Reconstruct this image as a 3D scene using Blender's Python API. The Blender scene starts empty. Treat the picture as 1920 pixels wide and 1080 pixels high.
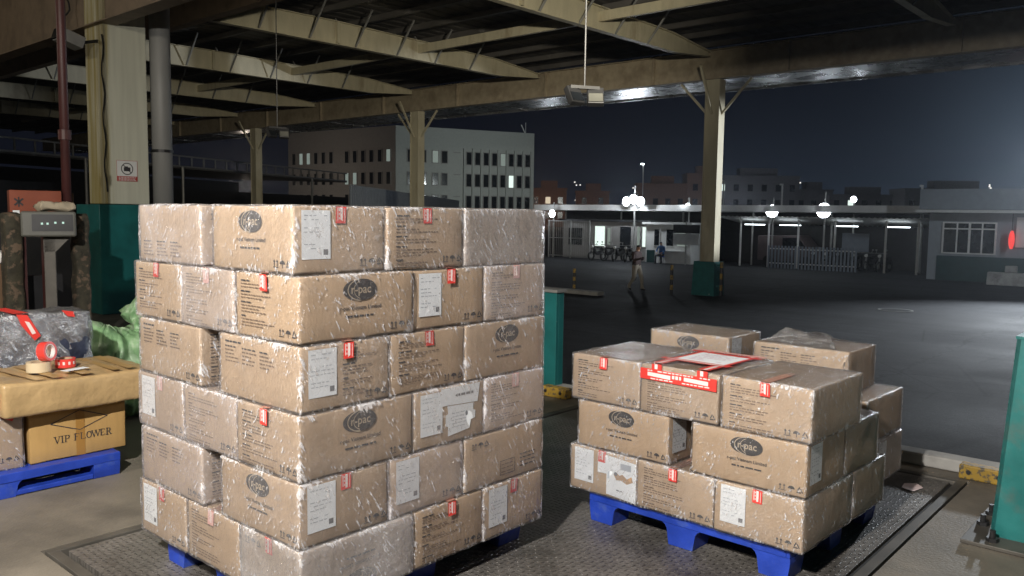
import bpy, bmesh, math, random
from mathutils import Vector, Matrix, noise
R = math.radians
C = bpy.context.scene.collection
SC = bpy.context.scene

# ---------------------------------------------------------------- camera
cd = bpy.data.cameras.new("camera"); cam = bpy.data.objects.new("camera", cd); C.objects.link(cam)
cd.sensor_width = 36.0; cd.lens = 29.03; cd.clip_start = 0.05; cd.clip_end = 3000
cam.matrix_world = Matrix(((0.659417, 0.057463, -0.749578, 0), (-0.751655, 0.068398, -0.656, 0),
                           (0.013574, 0.996002, 0.088295, 1.75), (0, 0, 0, 1)))
SC.camera = cam

# ---------------------------------------------------------------- night sky: city glow plus painted floodlight glare at right
w = bpy.data.worlds.new("World"); SC.world = w; w.use_nodes = True
nt = w.node_tree; N = nt.nodes; LK = nt.links
bg = N["Background"]
tc = N.new("ShaderNodeTexCoord")
nrm = N.new("ShaderNodeVectorMath"); nrm.operation = 'NORMALIZE'; LK.new(tc.outputs["Generated"], nrm.inputs[0])
sep = N.new("ShaderNodeSeparateXYZ"); LK.new(nrm.outputs[0], sep.inputs[0])
def wmath(op, a, b=None):
    n = N.new("ShaderNodeMath"); n.operation = op
    for i, v in enumerate((a, b)):
        if v is None: continue
        if isinstance(v, (int, float)): n.inputs[i].default_value = v
        else: LK.new(v, n.inputs[i])
    return n.outputs[0]
def wscale(col, fac):
    n = N.new("ShaderNodeVectorMath"); n.operation = 'SCALE'; n.inputs[0].default_value = col; LK.new(fac, n.inputs["Scale"]); return n.outputs[0]
def wadd(a, b):
    n = N.new("ShaderNodeVectorMath"); n.operation = 'ADD'; LK.new(a, n.inputs[0]); LK.new(b, n.inputs[1]); return n.outputs[0]
zc = wmath('MAXIMUM', sep.outputs["Z"], 0.0)
hz = wmath('POWER', wmath('SUBTRACT', 1.0, zc), 9.0)
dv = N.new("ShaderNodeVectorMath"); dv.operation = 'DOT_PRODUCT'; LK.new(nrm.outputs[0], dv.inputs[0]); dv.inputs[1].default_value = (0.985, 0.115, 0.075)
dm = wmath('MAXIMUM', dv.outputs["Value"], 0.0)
glare = wmath('POWER', dm, 160.0); g2 = wmath('POWER', dm, 12.0)  # narrow lobe: off-frame floodlight glare put into the sky colour
base = wscale((0.0036, 0.0044, 0.0078), wmath('ADD', hz, 0.7))
sky = wadd(wadd(base, wscale((0.07, 0.105, 0.15), glare)), wscale((0.010, 0.018, 0.028), wmath('MULTIPLY', g2, hz)))
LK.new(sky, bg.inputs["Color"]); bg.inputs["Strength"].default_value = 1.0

SC.view_settings.view_transform = 'Standard'; SC.view_settings.look = 'None'
SC.view_settings.exposure = 0.0; SC.view_settings.gamma = 1.0
try:
    SC.cycles.max_bounces = 8; SC.cycles.transparent_max_bounces = 20; SC.cycles.glossy_bounces = 3; SC.cycles.diffuse_bounces = 3
    SC.cycles.sample_clamp_indirect = 4.0; SC.cycles.sample_clamp_direct = 30.0
    SC.cycles.caustics_reflective = False; SC.cycles.caustics_refractive = False
    SC.cycles.use_denoising = True; SC.cycles.denoiser = 'OPENIMAGEDENOISE'
except Exception: pass

# ---------------------------------------------------------------- lamps (terminal floodlights, and unseen fills added to brighten)
def lamp(name, kind, loc, energy, col, size=0.2, target=None, spot=None, blend=0.4):
    l = bpy.data.lights.new(name, kind); l.energy = energy; l.color = col
    if kind in ('POINT', 'SPOT'): l.shadow_soft_size = size
    if kind == 'AREA': l.shape = 'DISK'; l.size = size
    if spot: l.spot_size = R(spot); l.spot_blend = blend
    o = bpy.data.objects.new(name, l); C.objects.link(o); o.location = loc
    if target is not None:
        o.rotation_euler = (Vector(target) - Vector(loc)).to_track_quat('-Z', 'Y').to_euler()
    return o
lamp("dock_floodlight", 'SPOT', (-1.5, 1.0, 4.0), 2450, (1.0, 0.955, 0.89), 0.07, (3.0, 2.6, 0.5), 130, 0.5)
lamp("bay_floodlight", 'POINT', (-4.0, 4.5, 5.4), 950, (1.0, 0.90, 0.72), 0.25)
lamp("canopy_fill", 'SPOT', (5.5, 1.5, 4.6), 12500, (1.0, 0.92, 0.74), 0.2, (19.5, 20.5, 7.7), 52, 0.8)  # added uplight for the girders, no fixture built
lamp("canopy_fill", 'POINT', (-4.0, 22.0, 6.2), 500, (1.0, 0.90, 0.72), 0.25)  # another added fill, deeper under the roof
lamp("yard_floodlight", 'SPOT', (35.0, 4.2, 3.9), 10500, (0.86, 0.93, 1.0), 0.25, (27.0, 3.6, -1.0), 84, 0.95)
lamp("column_fill", 'SPOT', (34.5, 2.6, 3.4), 12000, (0.90, 0.95, 1.0), 0.2, (27.0, 13.7, 3.0), 25, 0.5)  # made-up spot that brightens one face of the middle column
lamp("facade_fill", 'SPOT', (78.0, 62.0, 6.0), 6200, (0.88, 0.97, 0.95), 0.3, (87.0, 84.0, 6.0), 120, 0.8)  # added to brighten the office front, source unseen
lamp("gate_fill", 'SPOT', (31.0, -3.0, 6.5), 2000, (0.80, 0.90, 1.0), 0.3, (42.0, 8.0, 1.0), 90, 0.8)  # invented fill for the gate house front

lamp("ramp_floodlight", 'SPOT', (9.5, -4.6, 4.6), 330, (1.0, 0.96, 0.92), 0.12, (2.6, 2.7, 1.2), 60, 0.6)
lamp("distant_fill", 'POINT', (60.0, 100.0, 5.0), 1500, (1.0, 0.85, 0.7), 0.3)  # unseen fill added for the office side wall
lamp("distant_fill", 'POINT', (143.0, 118.0, 3.0), 1500, (1.0, 0.62, 0.42), 0.3)  # added orange fill for the reddish houses
lamp("distant_fill", 'POINT', (165.0, 84.0, 2.0), 3600, (0.75, 0.85, 1.0), 0.3)  # added fill lifting the grey houses against the sky
# ---------------------------------------------------------------- materials
def newmat(name):
    m = bpy.data.materials.new(name); m.use_nodes = True; return m, m.node_tree.nodes, m.node_tree.links
def P(name, col, rough=0.6, metal=0.0, var=0.12, vscale=4.0, bump=0.0, bscale=60.0, col2=None, c2scale=1.5, c2lo=0.5, c2hi=0.62, spec=None, stretch=(1, 1, 1), emis=None, estr=0.0, rvar=0.0):
    m, n, l = newmat(name); b = n["Principled BSDF"]
    b.inputs["Roughness"].default_value = rough; b.inputs["Metallic"].default_value = metal
    if spec is not None: b.inputs["Specular IOR Level"].default_value = spec
    t = n.new("ShaderNodeTexCoord"); oi = n.new("ShaderNodeObjectInfo")
    ad = n.new("ShaderNodeVectorMath"); ad.operation = 'ADD'
    sc = n.new("ShaderNodeVectorMath"); sc.operation = 'SCALE'; sc.inputs[0].default_value = (37, 21, 53); l.new(oi.outputs["Random"], sc.inputs["Scale"])
    l.new(t.outputs["Object"], ad.inputs[0]); l.new(sc.outputs[0], ad.inputs[1])
    mp = n.new("ShaderNodeMapping"); mp.inputs["Scale"].default_value = stretch; l.new(ad.outputs[0], mp.inputs["Vector"])
    no = n.new("ShaderNodeTexNoise"); no.inputs["Scale"].default_value = vscale; no.inputs["Detail"].default_value = 6; l.new(mp.outputs[0], no.inputs["Vector"])
    rp = n.new("ShaderNodeValToRGB"); e = rp.color_ramp.elements
    e[0].position = 0.3; e[1].position = 0.7
    e[0].color = tuple(c * (1 - var) for c in col) + (1,); e[1].color = tuple(min(1, c * (1 + var)) for c in col) + (1,)
    l.new(no.outputs["Fac"], rp.inputs[0]); out = rp.outputs[0]
    if col2:
        n2 = n.new("ShaderNodeTexNoise"); n2.inputs["Scale"].default_value = c2scale; n2.inputs["Detail"].default_value = 8; n2.inputs["Roughness"].default_value = 0.65; l.new(mp.outputs[0], n2.inputs["Vector"])
        r2 = n.new("ShaderNodeMapRange"); r2.inputs[1].default_value = c2lo; r2.inputs[2].default_value = c2hi; l.new(n2.outputs["Fac"], r2.inputs[0])
        mx = n.new("ShaderNodeMix"); mx.data_type = 'RGBA'; l.new(r2.outputs[0], mx.inputs[0]); l.new(out, mx.inputs[6]); mx.inputs[7].default_value = tuple(col2) + (1,); out = mx.outputs[2]
    l.new(out, b.inputs["Base Color"])
    if rvar:
        rr = n.new("ShaderNodeMapRange"); rr.inputs[3].default_value = rough - rvar; rr.inputs[4].default_value = rough + rvar; rr.inputs[1].default_value = .3; rr.inputs[2].default_value = .7
        l.new(no.outputs["Fac"], rr.inputs[0]); l.new(rr.outputs[0], b.inputs["Roughness"])
    if bump:
        nb = n.new("ShaderNodeTexNoise"); nb.inputs["Scale"].default_value = bscale; nb.inputs["Detail"].default_value = 5; l.new(mp.outputs[0], nb.inputs["Vector"])
        bp = n.new("ShaderNodeBump"); bp.inputs["Strength"].default_value = bump; bp.inputs["Distance"].default_value = 0.02; l.new(nb.outputs["Fac"], bp.inputs["Height"]); l.new(bp.outputs[0], b.inputs["Normal"])
    if emis: b.inputs["Emission Color"].default_value = tuple(emis) + (1,); b.inputs["Emission Strength"].default_value = estr
    return m
def glow(name, col, strength):
    m, n, l = newmat(name); n.remove(n["Principled BSDF"])
    e = n.new("ShaderNodeEmission"); e.inputs[0].default_value = tuple(col) + (1,); e.inputs[1].default_value = strength
    l.new(e.outputs[0], n["Material Output"].inputs[0]); return m

def film(name, haze, white, gloss, tint=(0.92, 0.9, 0.93), crink=1.0, rough=0.17, lo=0.47):
    """cling film: clear sheet, bunched (white) along creases and edges, glints from small folds"""
    m, n, l = newmat(name); n.remove(n["Principled BSDF"]); out = n["Material Output"]
    t = n.new("ShaderNodeTexCoord"); oi = n.new("ShaderNodeObjectInfo")
    sc = n.new("ShaderNodeVectorMath"); sc.operation = 'SCALE'; sc.inputs[0].default_value = (31, 17, 43); l.new(oi.outputs["Random"], sc.inputs["Scale"])
    ad = n.new("ShaderNodeVectorMath"); ad.operation = 'ADD'; l.new(t.outputs["Object"], ad.inputs[0]); l.new(sc.outputs[0], ad.inputs[1])
    def noise_(vec, s, d=5, r=.6, dist=0.0):
        x = n.new("ShaderNodeTexNoise"); x.inputs["Scale"].default_value = s; x.inputs["Detail"].default_value = d; x.inputs["Roughness"].default_value = r; x.inputs["Distortion"].default_value = dist; l.new(vec, x.inputs["Vector"]); return x.outputs["Fac"]
    def mr(v, a, b, c=0.0, d=1.0):
        x = n.new("ShaderNodeMapRange"); x.inputs[1].default_value = a; x.inputs[2].default_value = b; x.inputs[3].default_value = c; x.inputs[4].default_value = d; l.new(v, x.inputs[0]); return x.outputs[0]
    def mth(op, a, b):
        x = n.new("ShaderNodeMath"); x.operation = op; x.use_clamp = False
        for i, v in enumerate((a, b)):
            if isinstance(v, (int, float)): x.inputs[i].default_value = v
            else: l.new(v, x.inputs[i])
        return x.outputs[0]
    mp = n.new("ShaderNodeMapping"); mp.vector_type = 'TEXTURE'; mp.inputs["Rotation"].default_value = (R(30), R(-30), R(12)); mp.inputs["Scale"].default_value = (1 / 8, 1 / 8, 1 / .38); l.new(ad.outputs[0], mp.inputs["Vector"])
    streak = noise_(mp.outputs[0], 9.0, 5, .62)
    mp2 = n.new("ShaderNodeMapping"); mp2.vector_type = 'TEXTURE'; mp2.inputs["Rotation"].default_value = (R(24), R(-22), R(-30)); mp2.inputs["Scale"].default_value = (1 / 13, 1 / 13, 1 / .42); l.new(ad.outputs[0], mp2.inputs["Vector"])
    streak2 = noise_(mp2.outputs[0], 7.0, 3, .6)
    patch = noise_(ad.outputs[0], 3.6, 5, .6)
    patch2 = noise_(mp.outputs[0], 1.3, 3, .5)
    fine = noise_(ad.outputs[0], 17.0, 6, .68, .4)
    med = noise_(ad.outputs[0], 7.0, 4, .6)
    at = n.new("ShaderNodeAttribute"); at.attribute_name = "edge"
    edge = at.outputs["Fac"]
    e2 = mth('MULTIPLY', mr(mth('ADD', mth('MULTIPLY', edge, .8), mth('ADD', mth('MULTIPLY', mth('SUBTRACT', streak2, 0.5), 2.4), mth('MULTIPLY', mth('SUBTRACT', med, 0.5), 2.6))), 0.74, 1.10), 0.85)
    s2 = mth('MULTIPLY', mr(streak, 0.61, 0.66), mr(patch, 0.50, 0.57))
    s3 = mth('MULTIPLY', mr(streak2, 0.61, 0.65), mr(patch2, 0.50, 0.58))
    f2 = mth('MULTIPLY', mr(fine, 0.60, 0.66), mr(patch, lo, lo + 0.10))
    gm = mth('ADD', mth('ADD', mth('MULTIPLY', e2, .75), s2), mth('ADD', mth('MULTIPLY', f2, .4), s3))
    a = mth('ADD', haze, mth('MULTIPLY', mth('ADD', mth('ADD', mth('MULTIPLY', e2, .66), mth('MULTIPLY', s2, .75)), mth('ADD', mth('MULTIPLY', f2, .12), mth('MULTIPLY', s3, .85))), white))
    a = mth('ADD', a, mth('MULTIPLY', mr(patch, 0.45, 0.65), haze * 0.8))
    a = mth('MINIMUM', a, 0.92)
    tr = n.new("ShaderNodeBsdfTransparent"); tr.inputs[0].default_value = (0.985, 0.98, 0.985, 1)
    df = n.new("ShaderNodeBsdfDiffuse"); df.inputs[0].default_value = tint + (1,)
    gl = n.new("ShaderNodeBsdfGlossy"); gl.inputs["Roughness"].default_value = rough; gl.inputs[0].default_value = (1, 1, 1, 1)
    mpb = n.new("ShaderNodeMapping"); mpb.vector_type = 'TEXTURE'; mpb.inputs["Rotation"].default_value = (R(35), R(-32), R(20)); mpb.inputs["Scale"].default_value = (1 / 3.4, 1 / 3.4, 1.0); l.new(ad.outputs[0], mpb.inputs["Vector"])
    fold = noise_(mpb.outputs[0], 11.0, 4, .55, .8)
    bp = n.new("ShaderNodeBump"); bp.inputs["Strength"].default_value = crink; bp.inputs["Distance"].default_value = 0.02
    l.new(mth('ADD', mth('ADD', fold, mth('MULTIPLY', fine, .22)), mth('MULTIPLY', streak2, .5)), bp.inputs["Height"]); l.new(bp.outputs[0], gl.inputs["Normal"])
    bd = n.new("ShaderNodeBump"); bd.inputs["Strength"].default_value = .4; bd.inputs["Distance"].default_value = 0.02; l.new(fine, bd.inputs["Height"]); l.new(bd.outputs[0], df.inputs["Normal"])
    m1 = n.new("ShaderNodeMixShader"); l.new(a, m1.inputs[0]); l.new(tr.outputs[0], m1.inputs[1]); l.new(df.outputs[0], m1.inputs[2])
    m2 = n.new("ShaderNodeMixShader"); l.new(m1.outputs[0], m2.inputs[1]); l.new(gl.outputs[0], m2.inputs[2])
    lw = n.new("ShaderNodeLayerWeight"); lw.inputs[0].default_value = 0.36; l.new(bp.outputs[0], lw.inputs["Normal"])
    gfac = mth('ADD', mth('ADD', gloss, mth('MULTIPLY', lw.outputs["Fresnel"], gloss * 1.5 + .22)), mth('MULTIPLY', gm, .30))
    ge = n.new("ShaderNodeNewGeometry"); sz_ = n.new("ShaderNodeSeparateXYZ"); l.new(ge.outputs["Normal"], sz_.inputs[0])
    gfac = mth('ADD', gfac, mth('MULTIPLY', mr(sz_.outputs[2], .6, .95), .30))  # upward faces get extra gloss, which greys the tops
    l.new(mth('MINIMUM', gfac, .72), m2.inputs[0])
    l.new(m2.outputs[0], out.inputs[0]); return m

def cardboard(name, col, var=0.07):
    m, n, l = newmat(name); b = n["Principled BSDF"]; b.inputs["Roughness"].default_value = 0.8; b.inputs["Specular IOR Level"].default_value = .25
    t = n.new("ShaderNodeTexCoord"); oi = n.new("ShaderNodeObjectInfo")
    sc = n.new("ShaderNodeVectorMath"); sc.operation = 'SCALE'; sc.inputs[0].default_value = (37, 21, 53); l.new(oi.outputs["Random"], sc.inputs["Scale"])
    ad = n.new("ShaderNodeVectorMath"); ad.operation = 'ADD'; l.new(t.outputs["Object"], ad.inputs[0]); l.new(sc.outputs[0], ad.inputs[1])
    mp = n.new("ShaderNodeMapping"); mp.inputs["Scale"].default_value = (6, 6, .5); l.new(ad.outputs[0], mp.inputs["Vector"])
    n1 = n.new("ShaderNodeTexNoise"); n1.inputs["Scale"].default_value = 4; n1.inputs["Detail"].default_value = 6; n1.inputs["Roughness"].default_value = .7; l.new(mp.outputs[0], n1.inputs["Vector"])
    n2 = n.new("ShaderNodeTexNoise"); n2.inputs["Scale"].default_value = 3; n2.inputs["Detail"].default_value = 4; l.new(ad.outputs[0], n2.inputs["Vector"])
    mx = n.new("ShaderNodeMix"); mx.data_type = 'RGBA'
    ma = n.new("ShaderNodeMath"); ma.operation = 'ADD'; l.new(n1.outputs["Fac"], ma.inputs[0]); l.new(n2.outputs["Fac"], ma.inputs[1])
    mr = n.new("ShaderNodeMapRange"); mr.inputs[1].default_value = .75; mr.inputs[2].default_value = 1.25; l.new(ma.outputs[0], mr.inputs[0]); l.new(mr.outputs[0], mx.inputs[0])
    mx.inputs[6].default_value = tuple(c * (1 - var) for c in col) + (1,); mx.inputs[7].default_value = tuple(c * (1 + var) for c in col) + (1,)
    hv = n.new("ShaderNodeHueSaturation"); l.new(mx.outputs[2], hv.inputs["Color"])
    vr = n.new("ShaderNodeMapRange"); vr.inputs[3].default_value = .9; vr.inputs[4].default_value = 1.08; l.new(oi.outputs["Random"], vr.inputs[0]); l.new(vr.outputs[0], hv.inputs["Value"])
    l.new(hv.outputs[0], b.inputs["Base Color"])
    bp = n.new("ShaderNodeBump"); bp.inputs["Strength"].default_value = .25; bp.inputs["Distance"].default_value = .01; l.new(ma.outputs[0], bp.inputs["Height"]); l.new(bp.outputs[0], b.inputs["Normal"])
    return m

def asphalt():
    """worn yard paving: patched tone, long tyre streaks, slab joints and small cracks"""
    m, n, l = newmat('yard_asphalt'); b = n["Principled BSDF"]; b.inputs["Specular IOR Level"].default_value = .12
    t = n.new("ShaderNodeTexCoord")
    def nz(s, d=6, sc=(1, 1, 1), dist=0.0, r=.6):
        mp = n.new("ShaderNodeMapping"); mp.inputs["Scale"].default_value = sc; mp.inputs["Rotation"].default_value = (0, 0, R(14)); l.new(t.outputs["Object"], mp.inputs["Vector"])
        x = n.new("ShaderNodeTexNoise"); x.inputs["Scale"].default_value = s; x.inputs["Detail"].default_value = d; x.inputs["Distortion"].default_value = dist; x.inputs["Roughness"].default_value = r; l.new(mp.outputs[0], x.inputs["Vector"]); return x.outputs["Fac"]
    def mth(op, a, c=None):
        x = n.new("ShaderNodeMath"); x.operation = op
        for i, v in enumerate((a, c)):
            if v is None: continue
            if isinstance(v, (int, float)): x.inputs[i].default_value = v
            else: l.new(v, x.inputs[i])
        return x.outputs[0]
    def mr(v, a, c, d=0.0, e=1.0):
        x = n.new("ShaderNodeMapRange"); x.inputs[1].default_value = a; x.inputs[2].default_value = c; x.inputs[3].default_value = d; x.inputs[4].default_value = e; l.new(v, x.inputs[0]); return x.outputs[0]
    big = nz(.25, 8); streak = nz(1.0, 5, (.5, .05, 1), .5); grain = nz(22, 4); mid = nz(2.2, 6)
    tone = mth('MULTIPLY', mth('MULTIPLY', mr(big, .3, .7, .62, 1.25), mr(streak, .3, .7, .62, 1.3)), mth('MULTIPLY', mr(grain, .25, .75, .5, 1.5), mr(mid, .3, .7, .75, 1.2)))
    s = n.new("ShaderNodeSeparateXYZ"); l.new(t.outputs["Object"], s.inputs[0])
    wob = mth('MULTIPLY', mth('SUBTRACT', mid, .5), .10)
    jx = mth('ABSOLUTE', mth('SUBTRACT', mth('FRACT', mth('ADD', mth('DIVIDE', s.outputs[0], 6.3), wob)), .5)); jy = mth('ABSOLUTE', mth('SUBTRACT', mth('FRACT', mth('ADD', mth('DIVIDE', s.outputs[1], 9.0), wob)), .5))
    joint = mth('MINIMUM', mr(jx, .002, .006, .35, 1), mr(jy, .002, .005, .35, 1))
    vo = n.new("ShaderNodeTexVoronoi"); vo.feature = 'DISTANCE_TO_EDGE'; vo.inputs["Scale"].default_value = .35; l.new(t.outputs["Object"], vo.inputs["Vector"])
    crack = mth('MAXIMUM', mr(vo.outputs["Distance"], .0, .012, .45, 1), mr(big, .5, .45, 0, 1))
    tone = mth('MULTIPLY', tone, mth('MULTIPLY', joint, crack))
    v = n.new("ShaderNodeVectorMath"); v.operation = 'SCALE'; v.inputs[0].default_value = (.034, .035, .038); l.new(tone, v.inputs["Scale"]); l.new(v.outputs[0], b.inputs["Base Color"])
    l.new(mr(big, .3, .7, .70, .9), b.inputs["Roughness"])
    bp = n.new("ShaderNodeBump"); bp.inputs["Strength"].default_value = .22; bp.inputs["Distance"].default_value = .03; l.new(mth('ADD', mth('MULTIPLY', grain, .6), mid), bp.inputs["Height"]); l.new(bp.outputs[0], b.inputs["Normal"])
    return m
M = {}
M['card'] = cardboard('cardboard', (0.45, 0.325, 0.215))
M['card_y'] = cardboard('yellow_cardboard', (0.45, 0.28, 0.105))
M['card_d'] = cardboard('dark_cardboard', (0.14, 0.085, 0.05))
M['ink'] = P('print_ink', (0.035, 0.033, 0.036), .7, var=.3)
M['ink_soft'] = P('faded_ink', (0.17, 0.115, 0.075), .8, var=.2)
M['ink_light'] = P('knocked_out_print', (0.40, 0.33, 0.25), .7, var=.1)
M['paper'] = P('label_paper', (0.84, 0.88, 0.92), .55, var=.03)
M['paper_ink'] = P('label_ink', (0.42, 0.46, 0.52), .6)
M['paper_dark'] = P('label_dark_ink', (0.16, 0.17, 0.19), .6)
M['red'] = P('red_tape', (0.72, 0.055, 0.045), .3, var=.1)
M['red_pale'] = P('pale_red_tape', (0.78, 0.42, 0.38), .35, var=.08)
M['red_dull'] = P('clear_red_tape', (0.42, 0.20, 0.15), .4, var=.1); M['tape_dull'] = P('clear_tape', (0.50, 0.36, 0.27), .4, var=.1)
M['tapewhite'] = P('tape_white', (0.82, 0.70, 0.68), .4, var=.05)
M['film1'] = film('film_clear', 0.02, 0.9, 0.05)
M['film2'] = film('film_medium', 0.05, 1.0, 0.075)
M['film3'] = film('film_heavy', 0.13, 1.0, 0.10, tint=(0.90, 0.86, 0.90), lo=.42)
M['film4'] = film('film_bunched', 0.17, 1.0, 0.2, lo=.36)
M['blue'] = P('blue_plastic', (0.018, 0.055, 0.40), .42, var=.2, vscale=9, col2=(0.07, 0.12, 0.36), c2scale=5, c2lo=.54, c2hi=.7, bump=.08, bscale=40, rvar=.12)
M['concrete'] = P('dock_concrete', (0.17, 0.15, 0.122), .62, var=.35, vscale=1.3, bump=.2, bscale=60, col2=(0.07, 0.063, 0.055), c2scale=.9, c2lo=.48, c2hi=.72)
M['curb'] = P('curb_concrete', (0.36, 0.35, 0.33), .8, var=.15, bump=.15, bscale=40, col2=(.16, .15, .14), c2lo=.5, c2hi=.7)
M['colpaint'] = P('cream_column_paint', (0.52, 0.50, 0.40), .6, var=.08, bump=.03, bscale=90, col2=(0.40, 0.36, 0.24), c2scale=2, c2lo=.58, c2hi=.72, stretch=(1, 1, .25))
M['steelcream'] = P('cream_steel_paint', (0.46, 0.42, 0.30), .5, var=.1, col2=(0.28, 0.23, 0.15), c2lo=.55, c2hi=.75, stretch=(1, 1, .3))
M['teal'] = P('teal_steel_paint', (0.010, 0.15, 0.145), .45, var=.25, col2=(0.11, 0.105, 0.09), c2scale=2.6, c2lo=.52, c2hi=.74, bump=.08, bscale=22, rvar=.12)
M['teal2'] = P('worn_shaded_teal_paint', (0.010, 0.13, 0.13), .45, var=.2, col2=(0.42, 0.5, 0.46), c2scale=7, c2lo=.69, c2hi=.70, bump=.04)
M['eavepaint'] = P('beige_eave_paint', (0.34, 0.285, 0.20), .6, var=.15, col2=(.22, .175, .12), c2lo=.5, c2hi=.7)
M['brownbeam'] = P('brown_fascia_paint', (0.21, 0.155, 0.105), .6, var=.15, col2=(.12, .085, .055), c2lo=.5, c2hi=.7)
M['roof'] = P('roof_sheet', (0.10, 0.093, 0.085), .6, var=.3, vscale=1.0, col2=(0.19, 0.18, 0.17), c2scale=.8, c2lo=.62, c2hi=.7)
M['soffit'] = P('soffit_metal', (0.46, 0.47, 0.49), .27, metal=.85, var=.2, vscale=1.2, bump=.05, bscale=3, rvar=.08)
M['darkmetal'] = P('dark_metal', (0.03, 0.03, 0.032), .45, metal=.3, var=.2)
M['pipe_d'] = P('dull_grey_plastic', (0.10, 0.10, 0.088), .5, var=.1)
M['plateframe'] = P('worn_steel_frame', (0.10, 0.092, 0.08), .55, metal=.3, var=.3)
M['greymetal'] = P('grey_metal', (0.28, 0.28, 0.27), .45, metal=.3, var=.15)
M['pipe'] = P('grey_pipe', (0.27, 0.27, 0.26), .5, var=.12, stretch=(1, 1, .3))
M['redpipe'] = P('red_brown_pipe', (0.06, 0.018, 0.017), .5, var=.2)
M['black'] = P('black_rubber', (0.012, 0.012, 0.012), .7)
M['yellow'] = P('worn_yellow_paint', (0.38, 0.235, 0.03), .6, var=.2, col2=(.10, .08, .05), c2scale=24, c2lo=.5, c2hi=.56)
M['white'] = P('white_paint', (0.72, 0.72, 0.70), .5, var=.06)
M['asphalt'] = asphalt()
M['brownwrap'] = P('brown_packing_tape', (0.43, 0.295, 0.145), .34, var=.16, vscale=3, bump=.45, bscale=16, rvar=.1)
M['woven'] = P('green_woven_sack', (0.20, 0.36, 0.18), .42, var=.35, vscale=5, col2=(0.33, 0.46, 0.30), c2scale=6, c2lo=.5, c2hi=.6, bump=1.0, bscale=9)
M['bale'] = P('dark_blue_bale', (0.028, 0.036, 0.065), .35, var=.5, vscale=9, bump=.6, bscale=18)
M['camo'] = P('camouflage_cloth', (0.04, 0.035, 0.022), .8, var=.4, vscale=14, col2=(0.13, 0.09, 0.06), c2scale=9, c2lo=.53, c2hi=.58, bump=.3, bscale=20)
M['orange'] = P('orange_carton', (0.26, 0.065, 0.032), .7, var=.1)
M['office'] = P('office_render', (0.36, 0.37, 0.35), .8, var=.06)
M['office_d'] = P('office_dim_render', (0.26, 0.25, 0.24), .8, var=.08)
M['glassdark'] = P('dark_window_glass', (0.012, 0.014, 0.017), .15, var=.1)
M['shedwall'] = P('corrugated_sheet', (0.22, 0.25, 0.29), .5, var=.1)
M['glow_flood'] = glow('floodlight_glow', (0.86, 0.93, 1.0), 26)
M['glow_tube'] = glow('tube_glow', (0.85, 0.95, 1.0), 9)
M['glow_win'] = glow('lit_window', (0.85, 1.0, 0.92), 1.1)
M['glow_dim'] = glow('dim_window', (0.8, 0.95, 0.85), 0.25)
M['glow_warm'] = glow('warm_window', (1.0, 0.85, 0.6), 0.7)
M['glow_red'] = glow('red_lantern_glow', (1.0, 0.07, 0.06), .9)
M['led'] = glow('green_led', (0.7, 1.0, 0.85), .8)
M['city'] = P('city_render', (0.16, 0.15, 0.15), .9, var=.2)
M['city_o'] = P('city_reddish', (0.16, 0.09, 0.06), .9, var=.2)  # reddish-brown walls of some distant houses
M['skin'] = P('skin', (0.36, 0.20, 0.13), .6)
M['shirt_d'] = P('dark_shirt', (0.05, 0.03, 0.03), .8)
M['shirt_b'] = P('blue_shirt', (0.05, 0.14, 0.34), .8)
M['khaki'] = P('khaki_trousers', (0.30, 0.27, 0.22), .85)
M['navy'] = P('dark_trousers', (0.02, 0.022, 0.03), .85)
M['hair'] = P('black_hair', (0.012, 0.01, 0.01), .6)
M['greentank'] = P('green_base_paint', (0.012, 0.05, 0.05), .6)
M['brownfig'] = P('brown_print', (0.42, 0.27, 0.16), .7)

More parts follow.
